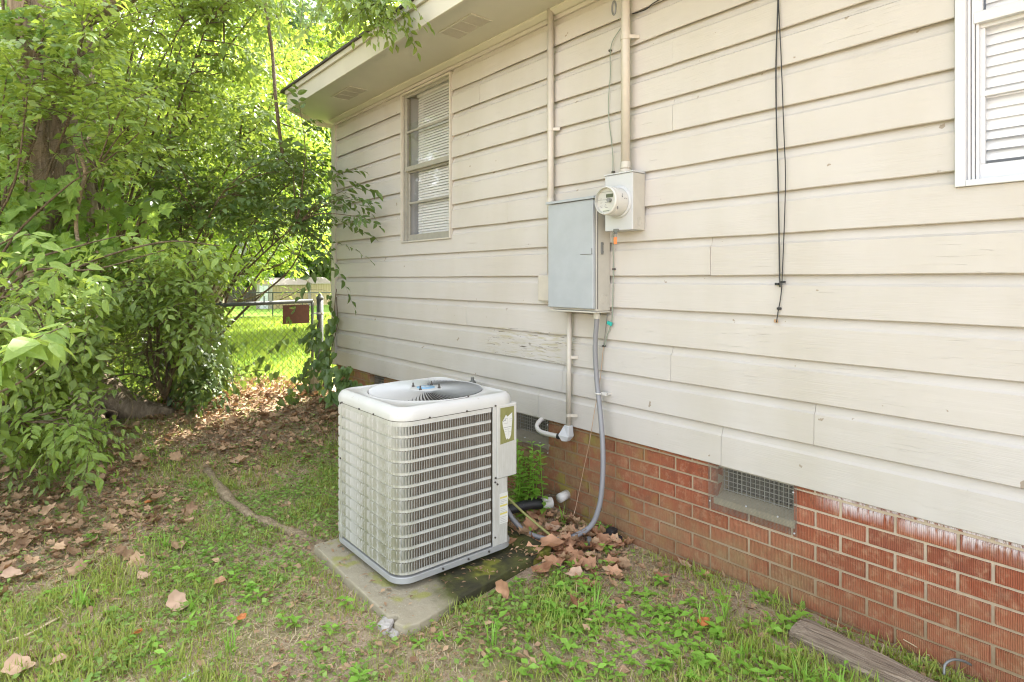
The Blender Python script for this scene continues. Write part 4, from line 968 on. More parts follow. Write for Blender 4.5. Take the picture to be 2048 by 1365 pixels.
# ------------------------------------------------------------------ gate, post, sign, pier, far fences, sheds
def gate():
    X = -6.10
    def PX(x, y):
        t = (x - CXP) / F_PX; d = X / (-CA + t * SA); return Vector((X, -DW + d * (SA + t * CA), HC - (y - YH) / F_PX * d))
    t = thing('fence_post', 'grey steel gate post with pointed cap beside the house corner', 'post', (X, 0, 0.1))
    MB().tube([(X, -0.004, -0.05), (X, -0.004, 1.085)], 0.034, 14).build('post', M['fencesteel'], t, smooth=True)
    mb = MB(); lathe(mb, (X, -0.004, 1.085), [(0.037, 0.0), (0.038, 0.02), (0.026, 0.035), (0.010, 0.060), (0.0, 0.066)], 14, 'z'); mb.build('post_cap', M['fencesteel'], t)
    for z in (0.93, 0.42): MB().tube([(X, -0.004, z), (X, -0.004, z + 0.02)], 0.0375, 14).box((X - 0.006, -0.10, z + 0.003), (X + 0.006, -0.03, z + 0.017)).build('hinge_band', M['wiregal'], t)
    g = thing('chain_link_gate', 'chain-link gate with dark top rail left of the steel post', 'gate', (X, -0.6, 0.1))
    y1, y0 = -0.085, -1.40; zt = 1.062; zb = 0.12
    MB().tube([(X, y0, zt - 0.02), (X, y1, zt + 0.008)], 0.020, 10).build('top_rail', M['fencesteel'], g, smooth=True)
    MB().tube([(X, y1, zb), (X, y1, zt + 0.005)], 0.014, 10).build('side_rail', M['fencewire'], g, smooth=True)
    MB().tube([(X, y0, zb), (X, y1, zb)], 0.016, 8).build('bottom_rail', M['fencesteel'], g)
    MB().tube([(X, y0, zb), (X, y0, zt)], 0.02, 8).build('side_rail', M['fencesteel'], g)
    w_ = MB(); p = 0.062; H_ = zt - zb
    ny = int((y1 - y0) / p)
    for s_ in (1, -1):
        k = -int(H_ / p) - 1
        while y0 + k * p < y1 + H_:
            # line through (y0 + k p, zb) with slope s_
            ya, za, yb, zb2 = (y0 + k * p, zb, y0 + k * p + H_, zt) if s_ == 1 else (y0 + k * p, zb, y0 + k * p - H_, zt)
            lo, hi = y0, y1
            def at(yy): return zb + (yy - ya) * s_
            A, B = sorted((ya, yb)); A = max(A, lo); B = min(B, hi)
            if B > A + 0.01: w_.tube([(X + 0.002 * s_, A, at(A)), (X + 0.002 * s_, B, at(B))], 0.0017, 4, False)
            k += 1
    w_.build('chain_link', M['fencewire'], g)
    s_ = thing('rusty_sign', 'rust-brown metal sheet hanging on the chain-link gate', 'sign', (X, -0.35, 1.0))
    a, b = PX(565, 611), PX(618, 646)
    MB().box((X + 0.006, a.y, b.z), (X + 0.009, b.y, a.z)).build('sheet', M['rust'], s_)
    MB().tube([(X + 0.002, a.y + 0.03, a.z - 0.01), (X + 0.012, a.y + 0.03, a.z - 0.01)], 0.004, 6).tube([(X + 0.002, b.y - 0.03, a.z - 0.01), (X + 0.012, b.y - 0.03, a.z - 0.01)], 0.004, 6).build('tie', M['screw'], s_)
    p_ = thing('concrete_pier', 'short concrete pier hidden by vines at the house corner', 'pier', (-5.95, -0.12, 0.05))
    MB().box((-6.02, -0.16, -0.1), (-5.86, 0.03, 0.40)).build('pier', M['concrete'], p_, bevel=0.012)
    p_ = thing('loose_brick', 'single loose brown brick on the leaves by the corner', 'brick', (-5.5, -0.15, 0.12))
    q = Vector((-5.47, -0.12, float(gz(-5.47, -0.12)) + 0.03)); MB().box((q.x - 0.1, q.y - 0.05, q.z - 0.03), (q.x + 0.1, q.y + 0.05, q.z + 0.03)).build('brick', m_simple('old_brick', (0.26, 0.19, 0.13), 0.95, var=0.3, scale=20, bump=0.4), p_, bevel=0.004)
gate()
def far_things():
    # wire fence across the back of the lawn
    zf = lambda x, y: float(gz(x, y))
    f = thing('wire_fence', 'distant chain-link fence across the far edge of the lawn', 'fence', (-27, 8, -0.7))
    A = AD(250, 600, 26); B = AD(900, 600, 26)
    for i in range(12):
        p = A.lerp(B, i / 11); z = zf(p.x, p.y); MB().tube([(p.x, p.y, z - 0.1), (p.x, p.y, 0.72)], 0.03, 6).build('post', M['fencesteel'], f)
    MB().tube([(A.x, A.y, 0.70), (B.x, B.y, 0.70)], 0.024, 6).build('top_rail', M['fencesteel'], f)
    MB().tube([(A.x, A.y, zf(A.x, A.y) + .08), (B.x, B.y, zf(B.x, B.y) + .08)], 0.02, 6).build('bottom_wire', M['fencesteel'], f)
    wf = thing('board_fence', 'dark weathered board fence far behind the lawn, left of the sheds', 'fence', (-50, 8, -0.9))
    A = AD(150, 600, 50); B = AD(560, 600, 50); n = 105
    r2 = random.Random(8); me = None
    d = (B - A); d.z = 0; L = d.length; d.normalize()
    me = bpy.data.meshes.new('board'); mbx = MB().box((-0.075, -0.01, 0), (0.075, 0.01, 1.75)); me.from_pydata(mbx.v, [], mbx.f); me.materials.append(M['wood'])
    for i in range(n):
        p = A.lerp(B, i / (n - 1)); o = bpy.data.objects.new('board', me); link(o, wf); o.location = Vector((p.x, p.y, zf(p.x, p.y) - 0.3 + r2.uniform(-.03, .03))) - wf.location; o.rotation_euler = (0, r2.uniform(-.02, .02), math.atan2(d.y, d.x))
    for i in range(8):
        p = A.lerp(B, i / 7); MB().box((p.x - 0.05, p.y - 0.05, -1.3), (p.x + 0.05, p.y + 0.05, 1.0)).build('post', M['twig'], wf)
    M['shedwall'] = m_simple('shed_panel_tan', (0.30, 0.225, 0.105), 0.6, var=0.12, scale=2)
    M['shedwhite'] = m_simple('shed_panel_white', (0.38, 0.33, 0.29), 0.5, var=0.08, scale=2)
    M['shedroof'] = m_simple('shed_roof', (0.30, 0.25, 0.195), 0.6, var=0.1, scale=2)
    def shed(px0, px1, px2, depth, zt_, label, door=True):
        p0, p1, p2 = AD(px0, 600, depth), AD(px1, 600, depth - 0.2), AD(px2, 600, depth + 2.6)
        t = thing('garden_shed', label, 'shed', (p0.x, p0.y, -1.0)); zb = -1.3
        q = p2 - p1; p3 = p0 + q
        P = [Vector((v.x, v.y, 0)) for v in (p0, p1, p2, p3)]
        c01 = (P[0] + P[1]) / 2; c32 = (P[3] + P[2]) / 2; zr = zt_ + 0.42
        # walls
        nr = 10
        for (a, b, m_, nm) in ((P[0], P[1], M['shedwhite'], 'front_wall'), (P[1], P[2], M['shedwall'], 'side_wall'), (P[2], P[3], M['shedwall'], 'rear_wall'), (P[3], P[0], M['shedwall'], 'side_wall')):
            V = []; k = 24
            nv = Vector(((b - a).y, -(b - a).x, 0)).normalized()
            for i in range(k + 1):
                pp = a.lerp(b, i / k) + nv * (0.012 if i % 2 else -0.012); V += [(pp.x, pp.y, zb), (pp.x, pp.y, zt_)]
            mk(nm, V, [(2 * i, 2 * i + 2, 2 * i + 3, 2 * i + 1) for i in range(k)], m_, t)
        mk('gable', [(*P[0].xy, zt_), (*P[1].xy, zt_), (*c01.xy, zr)], [(0, 1, 2)], M['deadpale'], t)
        ov = 0.12; d1 = (P[1] - P[0]).normalized() * ov; d2 = (P[0] - P[3]).normalized() * ov
        V = [P[0] - d1 + d2, c01 + d2, c32 - d2, P[3] - d1 - d2, P[1] + d1 + d2, P[2] + d1 - d2]
        Z = [zt_ - 0.03, zr + 0.04, zr + 0.04, zt_ - 0.03, zt_ - 0.03, zt_ - 0.03]
        V = [(v.x, v.y, z) for v, z in zip(V, Z)]; V2 = [(x, y, z - 0.05) for x, y, z in V]
        mk('roof', V + V2, [(0, 1, 2, 3), (1, 4, 5, 2), (6, 9, 8, 7), (7, 8, 11, 10), (0, 6, 7, 1), (1, 7, 10, 4), (3, 2, 8, 9), (2, 5, 11, 8), (0, 3, 9, 6), (4, 10, 11, 5)], M['shedroof'], t)
        if door:
            n_ = Vector(((P[1] - P[0]).y, -(P[1] - P[0]).x, 0)).normalized() * 0.05
            for u0, u1 in ((0.24, 0.49), (0.51, 0.76)):
                a = P[0].lerp(P[1], u0) + n_; b = P[0].lerp(P[1], u1) + n_
                dd = mk('door', [(a.x, a.y, zb), (b.x, b.y, zb), (b.x, b.y, zt_ - 0.1), (a.x, a.y, zt_ - 0.1)], [(0, 1, 2, 3)], M['white'], t)
            a = P[0].lerp(P[1], 0.52) + n_ * 1.3; MB().box((a.x - .03, a.y - .03, -0.25), (a.x + .03, a.y + .03, 0.1)).build('handle', M['screw'], t)
    shed(512, 545, 616, 42, 0.92, 'cream garden shed with white doors beyond the lawn, the nearer one')
    shed(590, 622, 662, 47, 0.98, 'tan garden shed partly behind leaves, right of the one with white doors', False)
far_things()

# ------------------------------------------------------------------ leaves
def leaf_tpl(kind):
    if kind == 'ovate':       # y = along, x = across, z = up
        V = [(0, 0, 0), (-.19, .20, .05), (.19, .20, .05), (0, .25, .0), (-.235, .45, .06), (.235, .45, .06), (0, .52, -.01), (-.15, .76, .01), (.15, .76, .01), (0, .80, -.05), (0, 1.06, -.14)]
        Fc = [(0, 3, 1), (0, 2, 3), (1, 3, 6, 4), (3, 2, 5, 6), (4, 6, 9, 7), (6, 5, 8, 9), (7, 9, 10), (9, 8, 10)]
    elif kind == 'simple':
        V = [(0, 0, 0), (-.25, .42, .06), (.25, .42, .06), (0, .45, -.02), (0, 1.0, -.12)]; Fc = [(0, 3, 1), (0, 2, 3), (1, 3, 4), (3, 2, 4)]
    elif kind == 'tiny':
        V = [(0, 0, 0), (-.28, .45, .05), (0, 1, -.08), (.28, .45, .05)]; Fc = [(0, 3, 2, 1)]
    elif kind == 'round':
        V = [(0, 0, 0)] + [(.34 * math.sin(a), .45 - .45 * math.cos(a), .05 * math.cos(2 * a)) for a in np.linspace(.5, 2 * math.pi - .5, 8)]; Fc = [(0, i, i + 1) for i in range(1, 8)]
    elif kind == 'blade':
        V = [(-.03, 0, 0), (.03, 0, 0), (-.026, .5, .06), (.026, .5, .06), (0, 1, -.08)]; Fc = [(0, 1, 3, 2), (2, 3, 4)]
    elif kind == 'lobed':     # three to five points, toothed
        out = [(0, 0), (.20, -.08), (.42, .02), (.62, .10), (.50, .26), (.68, .46), (.44, .50), (.30, .66), (.16, .72), (0, 1.05), (-.16, .72), (-.30, .66), (-.44, .50), (-.68, .46), (-.50, .26), (-.62, .10), (-.42, .02), (-.20, -.08)]
        V = [(0, .30, 0)] + [(x * .82, y, .06 * abs(x) * 2 - .12 * max(0, y - .6) - 0.10 * (abs(x) > .55)) for x, y in out]; n = len(out); Fc = [(0, i + 1, (i + 1) % n + 1) for i in range(n)]
    elif kind == 'heart':
        out = [(0, .0), (.18, -.10), (.36, -.02), (.44, .2), (.36, .48), (.18, .74), (0, 1.0), (-.18, .74), (-.36, .48), (-.44, .2), (-.36, -.02), (-.18, -.10)]
        V = [(0, .35, -.03)] + [(x, y, .10 * abs(x) * 2 - .10 * max(0, y - .5)) for x, y in out]; n = len(out); Fc = [(0, i + 1, (i + 1) % n + 1) for i in range(n)]
    elif kind == 'crisp':     # curled dry sycamore leaf
        out = [(0, 0), (.25, -.09), (.50, -.07), (.49, .12), (.73, .33), (.58, .45), (.52, .68), (.28, .64), (.02, .94), (-.25, .66), (-.46, .72), (-.58, .47), (-.75, .36), (-.52, .15), (-.51, -.06), (-.22, -.09)]
        V = [(0, .34, .02)] + [(x * .5, .17 + y * .5, .06 * math.sin(5 * x + 3 * y)) for x, y in out] + [(x * .92, y, .30 * abs(x) ** 1.6 + .12 * math.sin(7 * x + 2) * abs(x) + .16 * (y - .35) ** 2) for x, y in out]
        n = len(out); Fc = [(0, i + 1, (i + 1) % n + 1) for i in range(n)] + [(i + 1, i + 1 + n, (i + 1) % n + 1 + n, (i + 1) % n + 1) for i in range(n)]
    return np.array(V, float), Fc
TPL = {k: leaf_tpl(k) for k in ('ovate', 'simple', 'tiny', 'round', 'blade', 'lobed', 'heart', 'crisp')}
_v, _f = TPL['crisp']; _v = _v.copy(); _v[:, 2] = _v[:, 2] * 1.25 + .20 * _v[:, 0] * _v[:, 1]; _v[:, 0] *= .85; TPL['curled'] = (_v, _f)
def norm(a): return a / np.maximum(np.linalg.norm(a, axis=-1, keepdims=True), 1e-9)
def frames(dr, up):
    dr = norm(dr); side = norm(np.cross(dr, up)); nr = np.cross(side, dr); return side, dr, nr
def leaf_mesh(name, kind, pos, dr, up, size, mat, parent=None, wid=1.0):
    V, Fc = TPL[kind]; s, d, n = frames(dr, up); size = np.asarray(size).reshape(-1, 1, 1) if np.ndim(size) else np.full((len(pos), 1, 1), size)
    wid = np.asarray(wid).reshape(-1, 1, 1) if np.ndim(wid) else wid
    P = pos[:, None, :] + size * (V[None, :, 0:1] * s[:, None, :] * wid + V[None, :, 1:2] * d[:, None, :] + V[None, :, 2:3] * n[:, None, :])
    N, k = len(pos), len(V); P = P.reshape(-1, 3)
    c = P.mean(0); base = np.array(world_loc(parent).translation) if parent is not None else np.zeros(3)
    me = bpy.data.meshes.new(name); me.vertices.add(len(P)); me.vertices.foreach_set('co', (P - c).astype(np.float32).ravel())
    ln = np.array([len(f) for f in Fc]); fl = np.concatenate([np.array(f) for f in Fc]); L = len(fl)
    idx = (fl[None, :] + (np.arange(N) * k)[:, None]).ravel(); tot = np.tile(ln, N); st = np.concatenate([[0], np.cumsum(tot)[:-1]])
    me.loops.add(len(idx)); me.loops.foreach_set('vertex_index', idx.astype(np.int32)); me.polygons.add(len(tot)); me.polygons.foreach_set('loop_start', st.astype(np.int32)); me.polygons.foreach_set('loop_total', tot.astype(np.int32))
    me.update(calc_edges=True); me.validate(); me.materials.append(mat)
    o = bpy.data.objects.new(name, me); link(o, parent); o.location = Vector(c) - Vector(base); return o
leaf_cache = {}
def leaf_objs(kind, pos, dr, up, size, mat, parent, name='leaf'):
    V, Fc = TPL[kind]
    for j in range(3):
        if (kind, mat.name, j) not in leaf_cache:
            r2 = np.random.default_rng(j + 5); Vj = V.copy(); Vj[:, 2] += r2.normal(0, .025, len(V)); Vj[1:, 2] += (j - 1) * .10 * Vj[1:, 1] ** 2
            me = bpy.data.meshes.new('leaf'); me.from_pydata(Vj.tolist(), [], Fc); me.materials.append(mat); leaf_cache[(kind, mat.name, j)] = me
    s, d, n = frames(dr, up); base = world_loc(parent).translation; size = np.broadcast_to(size, (len(pos),))
    for i in range(len(pos)):
        o = bpy.data.objects.new(name, leaf_cache[(kind, mat.name, i % 3)]); link(o, parent)
        m = Matrix((s[i], d[i], n[i])).transposed().to_4x4(); o.rotation_euler = m.to_euler(); o.location = Vector(pos[i]) - base; o.scale = (float(size[i]),) * 3
def sprays(base, dr, L, nl, lsize, droop=0.35, jit=0.25, seed=0):
    """flat two-ranked leafy twigs. returns leaf pos, dir, up, size, and twig segments"""
    r = np.random.default_rng(seed); N = len(base); dr = norm(dr); L = np.broadcast_to(L, (N,))
    u = (np.arange(nl) + 0.6) / nl
    sag = np.array([0, 0, -1.0])
    pos = base[:, None, :] + dr[:, None, :] * (u[None, :, None] * L[:, None, None]) + sag * (u[None, :, None] ** 2 * L[:, None, None] * droop)
    tdir = norm(dr[:, None, :] + sag * (2 * u[None, :, None] * droop))
    up0 = norm(np.array([0, 0, 1.0]) + r.normal(0, jit, (N, 1, 3)))
    side = norm(np.cross(tdir, up0)); sg = np.where(np.arange(nl) % 2 == 0, 1.0, -1.0)[None, :, None]
    ld = norm(tdir * 0.62 + side * sg * 0.85 + sag * 0.30 + r.normal(0, jit * .7, (N, nl, 3)))
    ld[:, -1] = norm(tdir[:, -1] + sag * .3)
    up = norm(np.cross(side, tdir) * 1.0 + r.normal(0, jit, (N, nl, 3)))
    up = np.where(up[..., 2:3] < 0, -up, up)
    sz = lsize * (0.65 + 0.5 * r.random((N, nl))) * (0.72 + 0.5 * r.random((N, 1))) * (1 - 0.35 * np.abs(u - 0.55))[None, :]
    seg = (base, base + dr * L[:, None] * 0.5 + sag * L[:, None] * droop * .25, base + dr * L[:, None] + sag * L[:, None] * droop)
    return pos.reshape(-1, 3), ld.reshape(-1, 3), up.reshape(-1, 3), sz.reshape(-1), seg
def twigs_mesh(name, seg, r0, mat, parent):
    a, b, c = seg; N = len(a); V = np.zeros((N, 3, 3, 3))
    offs = np.array([(1, 0, 0), (-.5, .87, 0), (-.5, -.4, .77)])
    for k, (p, r_) in enumerate(((a, r0), (b, r0 * .75), (c, r0 * .4))): V[:, k] = p[:, None, :] + offs[None] * r_
    P = V.reshape(-1, 3); Fc = []
    f0 = [(k * 3 + q, k * 3 + (q + 1) % 3, (k + 1) * 3 + (q + 1) % 3, (k + 1) * 3 + q) for k in range(2) for q in range(3)]
    idx = (np.array(f0)[None] + (np.arange(N) * 9)[:, None, None]).reshape(-1, 4)
    c0 = P.mean(0); base = np.array(world_loc(parent).translation); me = bpy.data.meshes.new(name); me.from_pydata((P - c0).tolist(), [], idx.tolist()); me.materials.append(mat)
    o = bpy.data.objects.new(name, me); link(o, parent); o.location = Vector(c0 - base); o['kind'] = 'stuff'; return o
CAMP = np.array([0, -DW, HC])
OPEN = [(118, 305, 62, 75, 3, 5.2, .97), (70, 120, 30, 50, 3, 5.2, .8), (275, 755, 65, 100, 3, 5.2, .88), (165, 110, 25, 35, 3, 5.2, .8), (560, 690, 100, 105, 2, 40, .97), (575, 588, 95, 34, 2, 40, .93), (470, 590, 60, 22, 2, 40, .6), (190, 400, 14, 50, 3, 5.4, .9), (640, 640, 28, 80, 2, 12, .9)]
def bush(name, label, cat, root, targets, mat, lsize=0.07, nspray=9, spl=0.34, nl=9, n_obj=120, kind='ovate', far='simple', droop=0.35, spread=0.22, start=0.35, group=None, seed=1, rad=0.012, bmat=None, dirbias=None, jit=0.28):
    """a woody plant: branches arch from the root to targets; leafy sprays leave the outer part"""
    r = np.random.default_rng(seed); root = Vector(root); t = thing(name, label, cat, root, group); bmat = bmat or M['twig']
    base = []; dirs = []; T = [Vector(q) for q in targets]; nm = max(1, round(len(T) / 7)) if len(T) > 7 else len(T)
    paths = []
    def leafy(pp, u0, ns):
        for k in range(ns):
            u = u0 + (1 - u0) * (k + r.random() * .8) / ns; j = min(len(pp) - 2, int(u * (len(pp) - 1))); p = pp[j]; d = (pp[j + 1] - pp[j]).normalized()
            a = r.uniform(0, 2 * math.pi); o_ = Vector((math.cos(a), math.sin(a), r.uniform(-.3, .35)))
            dv = (d * 0.6 + o_).normalized()
            if dirbias is not None: dv = (dv + Vector(dirbias) * r.uniform(.3, 1)).normalized()
            base.append(np.array(p + Vector(r.normal(0, spread * .35, 3)))); dirs.append(np.array(dv))
        base.append(np.array(pp[-2])); dirs.append(np.array((pp[-1] - pp[-3]).normalized()))
    for i, tg in enumerate(T):
        if i < nm:
            mid = root.lerp(tg, 0.5) + Vector((r.normal(0, .10), r.normal(0, .10), 0.12 * (tg - root).length * (0.5 + r.random())))
            pp = bez([root, root.lerp(mid, .55) + Vector(r.normal(0, .05, 3)), mid, mid.lerp(tg, .55) + Vector(r.normal(0, .06, 3)), tg], 20); r0 = rad
            paths.append(pp)
        else:
            best = min((((q - tg).length + 0.25 * (q - root).length, n_, q) for n_, pa in enumerate(paths[:nm]) for q in pa[int(len(pa) * .25):-1]), key=lambda z_: z_[0]); q = best[2]; Lh = (tg - q).length
            mid = q.lerp(tg, .5) + Vector((r.normal(0, .10), r.normal(0, .10), .10)) * Lh
            pp = bez([q, mid, tg], 12); r0 = rad * .42
        m_ = MB(); m_.tube(pp, [r0 * (1 - .78 * k / len(pp)) for k in range(len(pp))], 6); m_.build('branch', bmat, t, smooth=True)
        leafy(pp, start if i < nm else .12, nspray)
    base = np.array(base); dirs = np.array(dirs); L = spl * (0.6 + .7 * r.random(len(base)))
    # sprays start on the branch: draw a short connecting twig by shifting the base back
    P, D, U, Z, seg = sprays(base, dirs, L, nl, lsize, droop, jit, seed + 3)
    twigs_mesh('twigs', seg, 0.0022, bmat, t)
    dist = np.linalg.norm(P - CAMP, axis=1); vis = np.arange(len(P)); order = np.argsort(dist); n_obj = min(n_obj, 290, len(P))
    # leave out leaves that would poke through the house wall
    ok = ~((P[:, 1] > -0.03) & (P[:, 0] > XC - 0.03))
    dx, dy = P[:, 0], P[:, 1] + DW; dep = -dx * CA + dy * SA; px = CXP + F_PX * (dx * SA + dy * CA) / dep; py = YH + F_PX * (HC - P[:, 2]) / dep; rr_ = r.random(len(P))
    for (hx, hy, ax, ay, dn, df, pr) in OPEN:     # gaps in the foliage where trunk, gate and lawn show
        ok &= ~((((px - hx) / ax) ** 4 + ((py - hy) / ay) ** 4 < 1) & (dep > dn) & (dep < df) & (rr_ < pr))
    order = order[ok[order]]
    near_, rest_ = order[:n_obj], order[n_obj:]
    if n_obj: leaf_objs(kind, P[near_], D[near_], U[near_], Z[near_], mat, t)
    if len(rest_):
        o = leaf_mesh('foliage', far, P[rest_], D[rest_], U[rest_], Z[rest_], mat, t); tag(o, kind='stuff')
    return t
def tgt(n, x0, x1, y0, y1, d0, d1, seed):
    r = np.random.default_rng(seed); return [AD(r.uniform(x0, x1), r.uniform(y0, y1), r.uniform(d0, d1)) for _ in range(n)]

# the big sycamore
def sycamore():
    c = AD(120, 850, 5.5); cx, cy = c.x, c.y
    t = thing('sycamore_tree', 'massive old sycamore trunk wrapped in vines at the left', 'tree', (cx, cy, 0.0))
    prof = [(-0.15, 0.66), (0.0, 0.56), (0.15, 0.46), (0.4, 0.37), (0.8, 0.335), (1.4, 0.32), (2.2, 0.315), (3.0, 0.31), (3.8, 0.30), (5.0, 0.30), (6.2, 0.27)]
    V = []; m = 44; r2 = random.Random(1)
    lobes = [(1, 0.10, 0.4), (3, 0.07, 1.1), (5, 0.06, 2.2), (9, 0.018, 0.3)]
    for i, (z, r_) in enumerate(prof):
        fl = max(0, 1 - max(z, 0) / 0.8)
        for k in range(m):
            a = 2 * math.pi * k / m; s_ = 1
            for (f_, am, ph) in lobes: s_ += am * (0.35 + 2.6 * fl) * math.sin(f_ * a + ph + 0.15 * z)
            V.append((cx + 0.05 * z + r_ * s_ * math.cos(a), cy - 0.02 * z + r_ * s_ * math.sin(a), z))
    n = len(prof); Fc = [(i * m + k, i * m + (k + 1) % m, (i + 1) * m + (k + 1) % m, (i + 1) * m + k) for i in range(n - 1) for k in range(m)]
    o = mk('trunk', V, Fc, M['bark'], t, smooth=True); fixn(o.data)
    for (ex, ey, ed) in ((345, 862, 5.2), (60, 930, 4.9), (210, 880, 4.9)):
        e = AD(ex, ey, ed); e.z = float(gz(e.x, e.y)) - 0.01
        m_ = Vector((cx, cy, 0.30)).lerp(e, 0.5); m_.z = 0.20
        pp = bez([Vector((cx, cy, 0.62)), m_, e], 16); MB().tube(pp, [0.25 - 0.21 * k / len(pp) for k in range(len(pp))], 12).build('root', M['bark'], t, smooth=True)
    limbs = [((cx + .2, cy, 3.6), (-4.8, 0.2, 5.2), (-3.9, 2.6, 6.6)), ((cx + .25, cy, 4.4), (-6.3, 1.2, 6.4), (-6.5, 4.0, 8.2)), ((cx + .2, cy, 5.2), (-5.2, -1.0, 6.8), (-4.0, 0.5, 8.2)), ((cx + .3, cy, 6.0), (-7.5, 1, 8), (-8.2, 3.2, 9.5)),
             ((cx + .2, cy, 4.9), (-7.6, -3.2, 6.0), (-8.6, -5.2, 7.2))]
    for L_ in limbs:
        pp = bez(L_, 16); MB().tube(pp, [0.14 - 0.10 * k / len(pp) for k in range(len(pp))], 8).build('limb', M['bark'], t, smooth=True)
    r = np.random.default_rng(11); N = 620
    ctr = np.array([(-6.3, 2.8, 7.6), (-4.2, 2.2, 7.0), (-8.6, -5.2, 7.6), (-6.0, 4.6, 8.2), (-7.6, 1.0, 8.4)]); rad_ = np.array([(2.2, 2.0, 1.5), (1.8, 1.6, 1.1), (1.5, 1.6, 1.2), (1.9, 1.7, 1.0), (1.9, 1.7, 1.3)])  # crown lobes placed out of view to shade the ground near the gate
    k = r.integers(0, 5, N); u = norm(r.normal(0, 1, (N, 3))) * r.random((N, 1)) ** 0.4; base = ctr[k] + u * rad_[k]; dirs = u + r.normal(0, .5, (N, 3)); dirs[:, 2] *= 0.4
    P, D, U, Z, seg = sprays(base, dirs, 0.55, 8, 0.19, 0.3, 0.35, 12)
    tag(leaf_mesh('crown', 'lobed', P, D, U, Z, M['leaf_mid'], t), None); twigs_mesh('twigs', seg, 0.006, M['twig'], t)
    return cx, cy
TX, TY = sycamore()

# vines on the trunk
def vine_on_trunk():
    r = np.random.default_rng(21)
    t = thing('wild_grape_vine', 'grape vine with big lobed leaves climbing the sycamore trunk', 'vine', (TX + .35, TY - .2, 0))
    for k in range(7):
        a0 = r.uniform(-1.6, .5); pp = []
        for i in range(12):
            z = 0.1 + i * .42; a = a0 + .35 * math.sin(i * .8 + k); rr = .40 if z > .5 else .55
            pp.append(Vector((TX + .05 * z + rr * math.cos(a), TY + rr * math.sin(a), z)))
        MB().tube(bez(pp, 44), 0.012 if k else 0.018, 6).build('stem', M['twig'], t, smooth=True)
    pos = []; dr = []; up = []; sz = []
    def clump(x0, x1, y0, y1, d0, d1, n, s0, s1):
        for _ in range(n):
            p = AD(r.uniform(x0, x1), r.uniform(y0, y1), r.uniform(d0, d1)); pos.append(p)
            a = r.uniform(0, 6.28); dr.append((0.5 * math.cos(a) + .2, 0.5 * math.sin(a) - .25, -0.75 + r.normal(0, .25))); up.append((0.55 + r.normal(0, .3), -.55 + r.normal(0, .3), .75)); sz.append(r.uniform(s0, s1))
    clump(-20, 165, 350, 520, 4.3, 4.9, 120, .10, .20); clump(-20, 180, 10, 140, 4.6, 5.0, 60, .10, .19); clump(-20, 40, 130, 350, 4.6, 5, 30, .1, .17); clump(120, 240, 170, 460, 4.8, 5.1, 80, .07, .13)
    clump(150, 330, 380, 560, 4.6, 5.6, 90, .09, .16); clump(-20, 200, 500, 760, 4.6, 5.0, 120, .08, .15)
    pos, dr, up, sz = map(np.array, (pos, dr, up, sz)); order = np.argsort(-sz / np.linalg.norm(pos - CAMP, axis=1)); a, b = order[:280], order[280:]
    leaf_objs('lobed', pos[a], dr[a], up[a], sz[a], M['leaf_vine'], t); tag(leaf_mesh('foliage', 'lobed', pos[b], dr[b], up[b], sz[b], M['leaf_vine'], t), kind='stuff')
vine_on_trunk()

# hackberry saplings and shrubs around the trunk
bush('hackberry_sapling', 'leaning hackberry branch with pale drooping leaves across the left foreground', 'sapling', AD(-160, 760, 3.1),
     [AD(440, 492, 3.2), AD(330, 500, 3.1), AD(250, 470, 3.3), AD(160, 520, 2.8), AD(60, 470, 2.7), AD(60, 560, 2.6)], M['leaf_near'], 0.082, 7, .26, 7, 260, droop=0.75, spread=.06, start=.30, seed=31, rad=.010)
bush('hackberry_shrub', 'dense green hackberry shrub filling the lower left in front of the trunk', 'shrub', AD(-40, 900, 3.9),
     tgt(60, -40, 215, 590, 890, 3.4, 4.4, 5), M['leaf_mid'], 0.075, 11, .30, 8, 285, droop=.45, seed=32, start=.3)
bush('hackberry_shrub', 'leafy shrub between the trunk and the gate with a few dead leaves', 'shrub', AD(330, 800, 5.0),
     tgt(76, 170, 425, 510, 730, 4.2, 5.4, 6), M['leaf_mid'], 0.078, 10, .30, 8, 285, droop=.5, seed=33, start=.35)
bush('low_leafy_branch', 'low branch of oval green leaves touching the leaf litter below the trunk', 'branch', AD(40, 840, 3.4),
     [AD(225, 870, 3.4), AD(190, 890, 3.3), AD(160, 850, 3.5), AD(120, 830, 3.5), AD(215, 845, 3.6)], M['leaf_near'], 0.075, 5, .22, 7, 170, droop=.5, spread=.05, seed=34, start=.4, rad=.007)
bush('hackberry_sapling', 'hackberry sapling spreading leafy tiers across the upper left', 'sapling', AD(-60, 880, 4.6),
     tgt(60, 0, 340, -20, 330, 3.8, 4.9, 7), M['leaf_mid'], 0.082, 10, .32, 9, 285, droop=.22, seed=35, start=.50, rad=.016)
bush('hackberry_tree', 'slender tree with long leafy branches reaching towards the eave', 'tree', AD(150, 860, 6.4),
     tgt(110, 220, 560, -80, 330, 5.0, 7.4, 8), M['leaf_mid'], 0.085, 11, .36, 9, 285, droop=.35, seed=36, start=.42, rad=.022)
bush('redbud_tree', 'darker small tree whose leaves hang in front of the wall corner', 'tree', AD(340, 850, 6.3),
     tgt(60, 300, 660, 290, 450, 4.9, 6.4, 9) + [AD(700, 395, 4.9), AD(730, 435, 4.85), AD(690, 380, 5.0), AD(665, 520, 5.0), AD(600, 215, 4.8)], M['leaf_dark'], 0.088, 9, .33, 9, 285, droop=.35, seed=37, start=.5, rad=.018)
bush('hackberry_tree', 'tree behind the gate with sunlit yellow-green hanging leaves', 'tree', AD(300, 760, 9.0),
     tgt(130, 280, 655, 60, 560, 7.5, 10.5, 10), M['leaf_sun'], 0.10, 14, .45, 9, 150, droop=.4, seed=38, start=.4, rad=.03)
